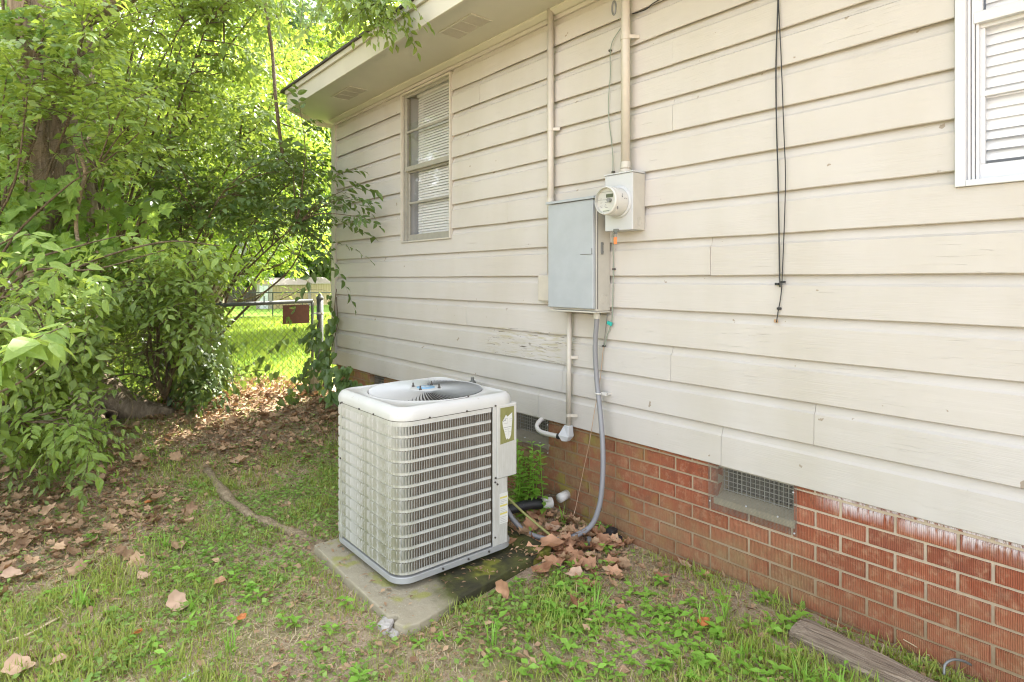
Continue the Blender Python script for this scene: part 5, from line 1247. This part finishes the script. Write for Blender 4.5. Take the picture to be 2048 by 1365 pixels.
bush('overhanging_branch', 'leafy branch overhanging the roof edge at the top', 'branch', AD(430, -300, 4.2),
     [AD(775, 18, 3.62), AD(735, -5, 3.7), AD(690, 35, 3.8), AD(640, 20, 3.95), AD(600, 60, 4.1), AD(700, 10, 3.75), AD(770, 10, 3.6), AD(560, 40, 4.2), AD(650, -20, 3.9), AD(755, 30, 3.65)], M['leaf_mid'], 0.072, 9, .22, 9, 280, droop=.4, seed=39, start=.6, rad=.010, spread=.12)
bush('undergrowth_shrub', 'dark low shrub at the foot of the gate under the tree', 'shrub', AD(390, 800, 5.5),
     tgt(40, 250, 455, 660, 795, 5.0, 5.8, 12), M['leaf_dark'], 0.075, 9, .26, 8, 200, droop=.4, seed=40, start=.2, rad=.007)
bush('broad_leaf_sapling', 'broad-leaved sapling twig poking in at the left edge', 'sapling', AD(-120, 820, 2.2),
     [AD(60, 675, 1.9), AD(40, 690, 1.9), AD(-20, 640, 2.0)], M['leaf_near'], 0.13, 3, .14, 5, 60, kind='ovate', droop=.5, spread=.03, seed=41, start=.7, rad=.005)
# climbing vine at the house corner
def corner_vine():
    r = np.random.default_rng(51); t = thing('corner_vine', 'creeping vine with heart-shaped leaves climbing the pier and house corner', 'vine', (-5.85, -0.12, 0.1))
    stems = [[(-5.80, -.10, .1), (-5.78, -.05, .5), (-5.70, -.03, .8), (-5.66, -.03, 1.05), (-5.62, -.03, 1.2)], [(-5.82, -.1, .15), (-5.72, -.04, .6), (-5.6, -.03, .85), (-5.62, -.03, 1.12)], [(-5.95, -.2, .1), (-6.05, -.1, .5), (-5.98, -.08, .75), (-5.92, -.06, .95)]]
    pos = []
    for s_ in stems:
        pp = bez(s_, 30); MB().tube(pp, 0.004, 6).build('stem', M['twig'], t)
        for _ in range(26):
            p = pp[r.integers(2, len(pp) - 4)]; pos.append(np.array(p) + np.array((r.normal(0, .035), -abs(r.normal(0, .03)) - .02, r.normal(0, .03))))
    for _ in range(70): pos.append(np.array(AD(r.uniform(660, 716), r.uniform(735, 800), 4.75)) + np.array((0, r.uniform(-.1, .02), 0)))
    for _ in range(60): pos.append(np.array(AD(r.uniform(622, 668), r.uniform(640, 775), 5.3)) + np.array((0, r.uniform(-.1, .02), 0)))
    pos = np.array(pos); n = len(pos); dr = np.stack([r.normal(0, .4, n), r.normal(-.2, .2, n), r.normal(-.7, .2, n)], -1); up = np.stack([.5 + r.normal(0, .25, n), -.7 + r.normal(0, .25, n), .6 + r.normal(0, .2, n)], -1)
    ok = ~((pos[:, 1] > -.02) & (pos[:, 0] > XC)); leaf_objs('heart', pos[ok], dr[ok], up[ok], r.uniform(.045, .095, ok.sum()), M['leaf_dark'], t)
    t = thing('gate_vine', 'sparse vine with dark leaves scrambling over the lower gate mesh', 'vine', (-6.0, -1, .1)); pos = []
    for s_ in ([(450, 800), (470, 750), (520, 720), (555, 690), (575, 668)], [(440, 790), (430, 740), (440, 700), (470, 690)], [(560, 800), (590, 775), (615, 745), (632, 720)], [(430, 770), (500, 745), (540, 740)]):
        pp = bez([AD(x, y, 5.45 + .02 * i) for i, (x, y) in enumerate(s_)], 30); MB().tube(pp, 0.003, 6).build('stem', M['twig'], t)
        for _ in range(26): pos.append(np.array(pp[r.integers(0, len(pp))]) + r.normal(0, .045, 3))
    for x, y in ((583, 615), (575, 635), (583, 642), (590, 622), (600, 596)): pos.append(np.array(AD(x, y, 5.5)))
    pos = np.array(pos); n = len(pos); dr = np.stack([r.normal(0, .4, n), r.normal(0, .4, n), r.normal(-.6, .2, n)], -1); up = np.stack([.6 + r.normal(0, .3, n), -.5 + r.normal(0, .3, n), .5 + r.normal(0, .2, n)], -1)
    leaf_objs('heart', pos, dr, up, r.uniform(.04, .085, n), M['leaf_dark'], t)
corner_vine()
def hanging_vines():
    for lb, P in (('thick bare vine stem hanging straight down near the eave', [(525, -30, 5.6), (535, 40, 5.5), (545, 110, 5.5), (550, 180, 5.4), (556, 240, 5.4), (565, 310, 5.4)]),
                  ('thin bare vine stem left of the thicker hanging stem', [(440, -20, 5.6), (447, 40, 5.6), (448, 90, 5.6), (447, 150, 5.6)]),
                  ('curving bare vine stem in front of the sycamore trunk', [(150, 290, 4.6), (166, 325, 4.5), (170, 350, 4.5), (160, 395, 4.5), (152, 440, 4.5), (156, 490, 4.5)]),
                  ('dry yellow tendril curling over the sycamore root flare', [(228, 752, 4.8), (240, 778, 4.8), (262, 800, 4.8), (264, 825, 4.7), (250, 848, 4.6)])):
        t = thing('vine_stem', lb, 'vine', AD(*P[0])); rr = {'thick': .016, 'thin ': .008, 'curvi': .014, 'dry y': .005}[lb[:5]]
        MB().tube(bez([AD(*p) for p in P], 30), rr, 8).build('stem', M['root'] if 'curv' in lb or 'dry' in lb else M['twig'], t, smooth=True)
hanging_vines()
# background trees beyond the fence
def bg_tree(label, px, depth, h, crown_r, mat, N, lsize, seed, zc=None, name='background_tree'):
    r = np.random.default_rng(seed); p = AD(px, 560, depth); z0 = float(gz(p.x, p.y)) - .1; t = thing(name, label, 'tree', (p.x, p.y, z0), 'trees beyond the lawn')
    tp = [(p.x, p.y, z0), (p.x + .1, p.y, z0 + h * .3), (p.x - .1, p.y + .1, z0 + h * .6), (p.x, p.y, z0 + h * .85)]
    MB().tube(bez(tp, 14), [h * .028 * (1 - .7 * k / 15) for k in range(len(bez(tp, 14)))], 8).build('trunk', M['bark'], t, smooth=True)
    zc = zc if zc is not None else z0 + h * .62
    lob = [(np.array((p.x, p.y, zc)) + np.array((r.normal(0, crown_r * .45), r.normal(0, crown_r * .45), r.normal(0, h * .18))), crown_r * r.uniform(.35, .62)) for _ in range(11)]
    for c, _ in lob[:6]: MB().tube(bez([tp[1 + _k % 2] if False else (p.x, p.y, z0 + h * .4), ((p.x + c[0]) / 2, (p.y + c[1]) / 2, (z0 + h * .45 + c[2]) / 2), tuple(c)], 8), h * .008, 5).build('limb', M['bark'], t)
    N = N * 2; k = r.integers(0, len(lob), N); u = norm(r.normal(0, 1, (N, 3))) * (r.random((N, 1)) ** .33); base = np.array([lob[i][0] for i in k]) + u * np.array([lob[i][1] for i in k])[:, None] * np.array((1, 1, .8))
    dirs = u + r.normal(0, .5, (N, 3)); P, D, U, Z, seg = sprays(base, dirs, lsize * 3.4, 12, lsize, .4, .45, seed)
    leaf_mesh('crown', 'tiny', P, D, U, Z, mat, t); return t
for i, (lb, px, dp, h, cr, mat, N, ls) in enumerate((
    ('bright sunlit tree beyond the gate, nearest the eave', 735, 15, 8.5, 3.0, 'leaf_sun', 1500, .17), ('tall pale grey-green tree high behind the eave', 705, 34, 19, 5.5, 'leaf_far', 2200, .28),
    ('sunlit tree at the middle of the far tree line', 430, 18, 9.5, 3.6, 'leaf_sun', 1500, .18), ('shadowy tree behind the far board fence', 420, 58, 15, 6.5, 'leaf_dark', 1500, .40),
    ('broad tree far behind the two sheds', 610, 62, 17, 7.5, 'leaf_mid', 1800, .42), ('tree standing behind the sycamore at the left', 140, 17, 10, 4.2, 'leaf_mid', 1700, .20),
    ('leafy tree at the far left edge of the yard', -60, 22, 11, 5.0, 'leaf_dark', 1400, .24), ('second sunlit tree left of the gate line', 300, 24, 11, 4.2, 'leaf_sun', 1400, .22),
    ('dull green tree rising far beyond the left fence', 220, 48, 16, 7, 'leaf_far', 1500, .36), ('tall tree closing the gap right of the far sheds', 780, 50, 14, 6, 'leaf_far', 1500, .36))):
    bg_tree(lb, px, dp, h, cr, M[mat], N, ls, 60 + i)
for i, (lb, px, dp, cr, mat) in enumerate((('low dark thicket behind the nearer shed', 530, 66, 6.5, 'leaf_dark'), ('low green thicket behind the tan shed', 640, 64, 6.0, 'leaf_mid'), ('low thicket behind the far board fence', 430, 68, 6.5, 'leaf_dark'), ('low thicket at the far left beyond the fence', 300, 60, 6.5, 'leaf_mid'))):
    bg_tree(lb, px, dp, 9, cr, M[mat], 1500, .42, 90 + i, zc=2.2)
# unseen trees added on the camera's side for pane reflections and bounce
for i, (x, y, h, cr, lb) in enumerate(((-13, -9, 10, 3.6, 'unseen bushy tree added on the open left side for pane reflections'), (-17, -14, 13, 4.5, 'unseen taller tree added further along the open side for reflections'), (-10, -13, 11, 3.8, 'unseen tree added opposite the house wall for reflections'))):
    dx, dy = x, y + DW; dep = -dx * CA + dy * SA; rr = dx * SA + dy * CA
    if dep > 0.5: tag(bg_tree(lb, CXP + F_PX * rr / dep, dep, h, cr, M['leaf_mid'], 900, .24, 80 + i), group='unseen trees added for pane reflections')
# low sunlit bushes at the far fence
bush('fence_bush', 'light green bush growing on the far wire fence', 'bush', AD(560, 600, 24), tgt(12, 540, 672, 575, 600, 23, 25, 71), M['leaf_sun'], .16, 6, .6, 7, 0, far='tiny', seed=71, start=.2, rad=.02)

# ------------------------------------------------------------------ ground cover
def scatter(n, x0, x1, y0, y1, seed, dens):
    r = np.random.default_rng(seed); x = r.uniform(x0, x1, n); y = r.uniform(y0, y1, n); k = r.random(n) < dens(x, y)
    x, y = x[k], y[k]; bad = ((x > AX0 - .10) & (x < AX1 + .20) & (y > AY0 - .12) & (y < -.42)) | ((y > -.005) & (x > XC)) | ((x > -1.06) & (np.abs(y + .16 + (x + 1.045) * .11) < .08))
    # slab keeps its surface bare
    x, y = x[~bad], y[~bad]; return r, x, y, gz(x, y)
def litter_mask(x, y):          # where dead leaves gather
    a = sm(-x, 4.0, 4.9) * sm(y, -2.0, -1.2)
    b = sm(-x, 3.15, 3.95) * sm(-y, 1.50, 1.95)
    c = np.exp(-(((x + 2.25) / .42) ** 2 + ((y + .28) / .28) ** 2)) * 1.3
    return np.clip(np.maximum(np.maximum(a, b), c), 0, 1)
def bare_mask(x, y):
    a = np.exp(-(((x + 3.15) / .30) ** 2 + ((y + 1.33) / .14) ** 2)); b = np.exp(-(((x + 1.65) / .42) ** 2 + ((y + .17) / .12) ** 2)); c = np.exp(-(((x + 1.98) / .28) ** 2 + ((y + 1.80) / .16) ** 2))
    return np.clip(np.maximum(np.maximum(a, b), c * .8), 0, 1)
def clump_n(x, y, sc, o=0): return np.clip((vn(x, y, sc, o) * .6 + vn(x, y, sc * 3.1, o + 3) * .4 - .5) * 2.6 + .5, 0, 1)
def grass():
    d = lambda x, y: np.clip((.35 + .9 * clump_n(x, y, 2.6)) * (1 - .93 * litter_mask(x, y)) * (1 - .9 * bare_mask(x, y)), 0, 1) * np.clip(1.35 - .10 * (-x), .5, 1)
    r, x, y, z = scatter(230000, -6.2, -.1, -3.6, -.01, 91, d); n = len(x)
    h = r.uniform(.018, .05, n) * (.6 + .9 * clump_n(x, y, 3.3, 5)); a = r.uniform(0, 6.28, n); ln = r.uniform(.15, .95, n)
    dr = np.stack([np.cos(a) * ln, np.sin(a) * ln, np.ones(n)], -1); up = np.stack([np.cos(a + 1.57), np.sin(a + 1.57), r.normal(0, .5, n)], -1)
    up = np.stack([-np.cos(a), -np.sin(a), ln + .1], -1)
    tag(leaf_mesh('grass', 'blade', np.stack([x, y, z], -1), dr, up, h, M['grass'], None, wid=.8 + .8 * r.random(n)), 'thin mixed lawn grass over bare soil around the slab', kind='stuff')
    # dry thatch
    r, x, y, z = scatter(90000, -6.2, -.1, -3.6, -.01, 92, lambda x, y: .35 + .65 * clump_n(x, y, 2.2, 8)); n = len(x); a = r.uniform(0, 6.28, n)
    tag(leaf_mesh('dry_thatch', 'blade', np.stack([x, y, z + .004], -1), np.stack([np.cos(a), np.sin(a), r.uniform(0, .35, n)], -1), np.tile((0, 0, 1.), (n, 1)), r.uniform(.02, .055, n), M['straw'], None, wid=.7), 'dry straw and stems lying between the grass', kind='stuff')
    # the lawn past the gate
    r, x, y, z = scatter(90000, -26, -6.3, -2.0, 9.0, 93, lambda x, y: np.clip(1.25 - (-x) / 24, .12, 1)); k = ~((x > XC - .1) & (y > -.2)); x, y, z = x[k], y[k], z[k]; n = len(x); a = r.uniform(0, 6.28, n); ln = r.uniform(.1, .8, n)
    tag(leaf_mesh('lawn', 'blade', np.stack([x, y, z], -1), np.stack([np.cos(a) * ln, np.sin(a) * ln, np.ones(n)], -1), np.stack([-np.cos(a), -np.sin(a), ln + .1], -1), r.uniform(.05, .11, n) * (1 + .05 * np.maximum(0, -x - 8)), M['lawn'], None, wid=2.2 + .12 * np.maximum(0, -x - 8)), 'bright sunlit lawn beyond the gate', kind='stuff')
grass()
def groundcover():
    # tiny clover-like leaves
    d = lambda x, y: (.12 + clump_n(x, y, 2.0, 2) ** 1.3) * (1 - .75 * litter_mask(x, y)) * (1 - .85 * bare_mask(x, y))
    r, x, y, z = scatter(120000, -6.2, -.1, -3.6, -.01, 94, d); n = len(x); a = r.uniform(0, 6.28, n)
    tag(leaf_mesh('clover', 'tiny', np.stack([x, y, z + r.uniform(.004, .03, n)], -1), np.stack([np.cos(a), np.sin(a), r.normal(.15, .25, n)], -1), np.stack([r.normal(0, .3, n), r.normal(0, .3, n), np.ones(n)], -1), (.010 + .022 * r.random(n) ** 1.5), M['clover'], None, wid=1.25), 'small creeping clover-like plants among the grass', kind='stuff')
    r, x, y, z = scatter(90000, -5.0, -.1, -3.5, -.01, 99, lambda x, y: .45 + .5 * clump_n(x, y, 5, 14)); n = len(x); a = r.uniform(0, 6.28, n)
    tag(leaf_mesh('soil_crumbs', 'tiny', np.stack([x, y, z + r.uniform(.001, .008, n)], -1), np.stack([np.cos(a), np.sin(a), r.normal(0, .5, n)], -1), np.stack([r.normal(0, .6, n), r.normal(0, .6, n), np.ones(n)], -1), r.uniform(.004, .013, n), M['deadleaf'], None, wid=1.3), 'crumbs of soil, bark and leaf between the plants', kind='stuff')
    # broad-leaved weeds, thickest at the right front
    def dw(x, y):
        q = np.exp(-(((x + 1.45) / .55) ** 2 + ((y + .75) / .42) ** 2)) * 1.2 + np.exp(-(((x + .95) / .35) ** 2 + ((y + .35) / .22) ** 2)) + .10 * clump_n(x, y, 3, 6) + .35 * np.exp(-(((x + 2.5) / .9) ** 2 + ((y + 1.9) / .3) ** 2))
        return np.clip(q, 0, 1) * (.25 + clump_n(x, y, 4.5, 7)) * (1 - .9 * bare_mask(x, y)) * (1 - .7 * litter_mask(x, y))
    r, x, y, z = scatter(5200, -6.0, -.1, -3.4, -.03, 95, dw); n = len(x); m = 6
    P = np.repeat(np.stack([x, y, z], -1), m, 0); k = np.tile(np.arange(m), n); a = k * 2.4 + np.repeat(r.uniform(0, 6.28, n), m); hh = np.repeat(r.uniform(.012, .05, n), m) * (k + 1) / m
    P[:, 2] += hh; P[:, :2] += np.repeat(r.normal(0, .004, (n, 2)), m, 0)
    tag(leaf_mesh('broadleaf_weeds', 'simple', P, np.stack([np.cos(a), np.sin(a), r.uniform(-.1, .45, n * m)], -1), np.stack([r.normal(0, .2, n * m), r.normal(0, .2, n * m), np.ones(n * m)], -1), np.repeat(r.uniform(.024, .056, n), m) * r.uniform(.7, 1.1, n * m), M['weed'], None, wid=1.05), 'bright broad-leaved weeds crowding the grass at the front', kind='stuff')
    # coarse grass tufts
    r, x, y, z = scatter(260, -3.6, -.1, -3.2, -.03, 96, lambda x, y: np.clip(.12 + np.exp(-(((x + 1.1) / .5) ** 2 + ((y + .35) / .35) ** 2)), 0, 1) * (1 - bare_mask(x, y))); n = len(x); m = 16
    P = np.repeat(np.stack([x, y, z], -1), m, 0); P[:, :2] += r.normal(0, .010, (n * m, 2)); a = r.uniform(0, 6.28, n * m); ln = r.uniform(.1, .9, n * m)
    tag(leaf_mesh('coarse_grass', 'blade', P, np.stack([np.cos(a) * ln, np.sin(a) * ln, np.ones(n * m)], -1), np.stack([-np.cos(a), -np.sin(a), ln + .1], -1), r.uniform(.05, .13, n * m), M['weed'], None, wid=.8), 'taller coarse grass tufts near the timber', kind='stuff')
    n = 85; x = r.normal(-2.24, .25, n); y = np.clip(r.normal(-.29, .16, n), -.75, -.06); z = gz(x, y) + r.uniform(.004, .03, n); a = r.uniform(0, 6.28, n); k = ~((x < -2.0) & (y < -.50) & (x < AX1 + .02)); x, y, z, a = x[k], y[k], z[k], a[k]; n = len(x)
    tag(leaf_mesh('wall_leaf_drift', 'curled', np.stack([x, y, z], -1), np.stack([np.cos(a), np.sin(a), r.normal(.05, .16, n)], -1), np.stack([r.normal(0, .28, n), r.normal(-.1, .28, n), np.ones(n)], -1), (.035 + .085 * r.random(n)), M['deadrust'], None, wid=r.uniform(.7, 1.05, n)), 'drift of tan sycamore leaves in the corner between the unit and the brick', kind='stuff')
    # crumbs of leaf litter
    d = lambda x, y: np.clip(litter_mask(x, y) * 1.0 + .12 + .22 * clump_n(x, y, 2.5, 11), 0, 1)
    r, x, y, z = scatter(60000, -7.4, -.1, -3.8, -.01, 97, d); n = len(x); a = r.uniform(0, 6.28, n)
    tag(leaf_mesh('leaf_crumbs', 'tiny', np.stack([x, y, z + r.uniform(.002, .02, n)], -1), np.stack([np.cos(a), np.sin(a), r.normal(0, .25, n)], -1), np.stack([r.normal(0, .45, n), r.normal(0, .45, n), np.ones(n)], -1), r.uniform(.010, .048, n), M['deadleaf'], None, wid=r.uniform(.3, 1.3, n)), 'broken brown leaf fragments on the soil', kind='stuff')
    d = lambda x, y: np.clip(litter_mask(x, y) ** 1.3 * (.5 + .6 * clump_n(x, y, 2, 12)) + .012, 0, 1)
    r, x, y, z = scatter(9000, -7.2, -.1, -3.8, -.02, 98, d); n = len(x); a = r.uniform(0, 6.28, n)
    tag(leaf_mesh('leaf_litter', 'curled', np.stack([x, y, z + r.uniform(.005, .05, n) * (.3 + litter_mask(x, y))], -1), np.stack([np.cos(a), np.sin(a), r.normal(0, .3, n)], -1), np.stack([r.normal(0, .4, n), r.normal(0, .4, n), np.ones(n)], -1), (.025 + .072 * r.random(n) ** 1.8), M['deadleaf'], None, wid=r.uniform(.5, 1.0, n)), 'carpet of dry brown sycamore leaves under the tree and by the gate', kind='stuff')
groundcover()
def slab_debris():
    r = np.random.default_rng(121); x = []; y = []
    while len(x) < 230:
        a, b = r.uniform(-2.97, -2.04), r.uniform(-1.36, -.45)
        e = max(AX0 - a, a - AX1, AY0 - b, b - AY1)
        if e > .005 and r.random() < math.exp(-e * 22) + .06 + (.35 if b > -.85 and a > -2.25 else 0): x.append(a); y.append(b)
    x = np.array(x); y = np.array(y); n = len(x); a = r.uniform(0, 6.28, n)
    tag(leaf_mesh('slab_debris', 'tiny', np.stack([x, y, np.full(n, -.030) + r.uniform(0, .008, n)], -1), np.stack([np.cos(a), np.sin(a), r.normal(0, .2, n)], -1), np.stack([r.normal(0, .3, n), r.normal(0, .3, n), np.ones(n)], -1), r.uniform(.008, .036, n), M['deadleaf'], None, wid=r.uniform(.2, 1.0, n)), 'brown leaf bits gathered on the slab round the unit', kind='stuff')
slab_debris()
# leaves one can point to
FL = [(370, 1203, .115, 'large pale sycamore leaf lying flat on the left lawn', 'p'), (468, 945, .14, 'big curled tan leaf beside the surface root', 'p'), (1003, 1200, .10, 'upright curled leaf leaning on the slab edge', 'd'), (1085, 1112, .16, 'broad brown leaf below the hose loop', 'd'), (1158, 1118, .12, 'brown leaf right of the broad one under the hose', 'd'),
      (1082, 1160, .13, 'brown leaf in front of the slab, below the broad leaf', 'd'), (1005, 1112, .11, 'rusty brown leaf on the slab against the unit', 'd'), (1140, 1155, .10, 'tan leaf among those in front of the brick', 'p'), (295, 1155, .07, 'small pinkish leaf on the left lawn above the large pale one', 'p'), (60, 1335, .12, 'long pale bark-like leaf at the bottom left corner', 'p'), (105, 1330, .07, 'short pale leaf next to the long one at bottom left', 'p'),
      (430, 1168, .07, 'purplish dead leaf in the middle of the left lawn', 'd'), (270, 1275, .045, 'small orange leaf low on the left lawn', 'o'), (484, 1248, .045, 'bright orange leaf left of the broken slab corner', 'o'), (1545, 1192, .09, 'smooth tan leaf against the foot of the brick wall', 'p'), (1365, 1130, .09, 'curved pinkish leaf on bare soil by the wall', 'p'), (1412, 1270, .06, 'orange-red leaf among the weeds at the right', 'o'),
      (40, 1150, .11, 'flat tan leaf at the far left edge', 'p'), (1235, 1230, .055, 'brown leaf standing in the weeds right of centre', 'd'), (290, 1020, .06, 'dull orange leaf between green weeds left of the root', 'o'), (1235, 1020, .10, 'brown leaf heaped at the brick near the pipe stub', 'd'), (1160, 1010, .10, 'curled leaf against the brick under the pale cord', 'd'), (1110, 1060, .10, 'leaf lying inside the hose loop', 'p'), (705, 1085, .06, 'tan leaf on the slab left of the unit', 'p')]
M['leaf_orange'] = m_leaf('orange_leaf', (0.42, 0.13, 0.04), (0.58, 0.22, 0.07), (0.5, 0.2, 0.05), .6, .15)
r_ = np.random.default_rng(77)
for (x, y, s_, lb, c) in FL:
    p = GP(x, y, -0.075); z = float(gz(p.x, p.y)); 
    on = (p.x > -3.0 and p.x < -2.03 and p.y > -1.36 and p.y < -.45)
    z = (-0.033 if on else z + .012) + .006
    a = r_.uniform(0, 6.28); pos = np.array([(p.x, p.y, z + .01)]); dr = np.array([(math.cos(a), math.sin(a), r_.uniform(-.05, .25))]); up = np.array([(r_.normal(.05, .2), r_.normal(-.15, .2), 1.)])
    if 'upright' in lb: dr = np.array([(.5, .1, .9)]); up = np.array([(.4, -.9, .3)])
    o = leaf_mesh('fallen_leaf', 'curled', pos, dr, up, s_ * .82, M[{'p': 'deadpale', 'd': 'deadrust', 'o': 'leaf_orange'}[c]]); tag(o, lb, 'leaf', 'fallen leaves lying singly')
    sb = o.modifiers.new('subsurf', 'SUBSURF'); sb.levels = 1; sb.render_levels = 1
# sticks and strips of bark on the lawn
for (P, rr, lb, m_) in (([(180, 1165), (140, 1190), (120, 1200)], .012, 'short thick strip of bark at the left among leaves', 'root'), ([(215, 1210), (185, 1250), (155, 1290)], .006, 'thin broken stick pointing down the left lawn', 'straw'), ([(330, 1150), (380, 1135), (425, 1125)], .010, 'crumbled bark strip across the upper left lawn', 'root'),
                        ([(398, 1345), (375, 1358), (355, 1368)], .006, 'white feather-like sliver at the bottom edge', 'white'), ([(10, 1285), (60, 1265), (120, 1235)], .005, 'long thin twig near the left edge', 'straw')):
    pts = [GP(x, y, -.07) for x, y in P]; 
    for q in pts: q.z = float(gz(q.x, q.y)) + .014
    b = bez(pts, 12); o = MB().tube(b, [rr * (.5 + .5 * math.sin(.3 + 2.6 * k / len(b))) for k in range(len(b))], 7).build('stick', M[m_], None, smooth=True); tag(o, lb, 'stick')
# upright weeds one can count
def upright_weed(lb, x, y, h, nst, mat, lsize, seed, cat='plant', z=-.09, Y=None):
    r = np.random.default_rng(seed); p = GP(x, y, z); 
    if Y is not None: p = W(x, y, Y)
    p.z = float(gz(p.x, p.y)) - .01; t = thing('wild_plant', lb, cat, p)
    pos = []; dr = []; up = []; sz = []
    for s_ in range(nst):
        q = p + Vector((r.normal(0, .022), r.normal(0, .014), 0)) * (nst ** .5); hh = h * r.uniform(.65, 1); tip = q + Vector((r.normal(0, .04), r.normal(-.01, .03), hh)); pp = bez([q, q.lerp(tip, .5) + Vector((r.normal(0, .012), r.normal(0, .012), 0)), tip], 12)
        MB().tube(pp, .0022, 5).build('stem', mat, t); n = max(4, int(hh / .017)); a0 = r.uniform(0, 6)
        for k in range(n):
            u = .12 + .88 * k / n; c = pp[min(len(pp) - 1, int(u * len(pp)))]; a = a0 + k * 2.2
            pos.append(c); dr.append((math.cos(a), math.sin(a), .35 - .5 * (1 - u))); up.append((-.3 * math.cos(a), -.3 * math.sin(a), 1)); sz.append(lsize * (1.1 - .5 * u) * r.uniform(.8, 1.15))
    pos, dr, up, sz = map(np.array, (pos, dr, up, sz)); leaf_objs('ovate', pos, dr, up, sz, mat, t)
upright_weed('tall leafy green weed growing between the air conditioner and the brick', 1068, 1035, .44, 10, M['weed'], .062, 101)
upright_weed('darker leafy weed half hidden behind the air conditioner cabinet', 1046, 1000, .34, 6, M['leaf_mid'], .062, 102)
upright_weed('small weed climbing beside the hose at the brick', 1205, 1070, .10, 3, M['weed'], .034, 103)
upright_weed('little weed at the wall right of the black block', 1300, 1092, .07, 2, M['weed'], .034, 104)
upright_weed('seedling by the wall under the screened vent', 1395, 1140, .045, 1, M['weed'], .03, 105)
upright_weed('pair of seedlings by the wall left of the tan leaf', 1425, 1150, .05, 2, M['weed'], .028, 106)
upright_weed('yellow-green weed standing in front of the slab edge', 1200, 1150, .07, 2, M['weed'], .034, 107)
upright_weed('bright clump of weeds left of the unit on the slab side', 685, 880, .14, 3, M['weed'], .05, 108, z=-.02)
upright_weed('bright green sapling sprout beside the big curled leaf', 490, 950, .06, 2, M['weed'], .05, 109)
upright_weed('lime green sprout on the left above the bark strip', 195, 1080, .06, 2, M['weed'], .05, 110)
upright_weed('lime green sprout in the grass at left centre', 400, 985, .06, 2, M['weed'], .045, 111)
upright_weed('small green plant on the leaf litter under the branch', 235, 985, .10, 2, M['weed'], .05, 112)
upright_weed('withered little plant growing from the brick joint above the timber', 1836, 1290, .09, 1, M['straw'], .03, 113, Y=-.02)
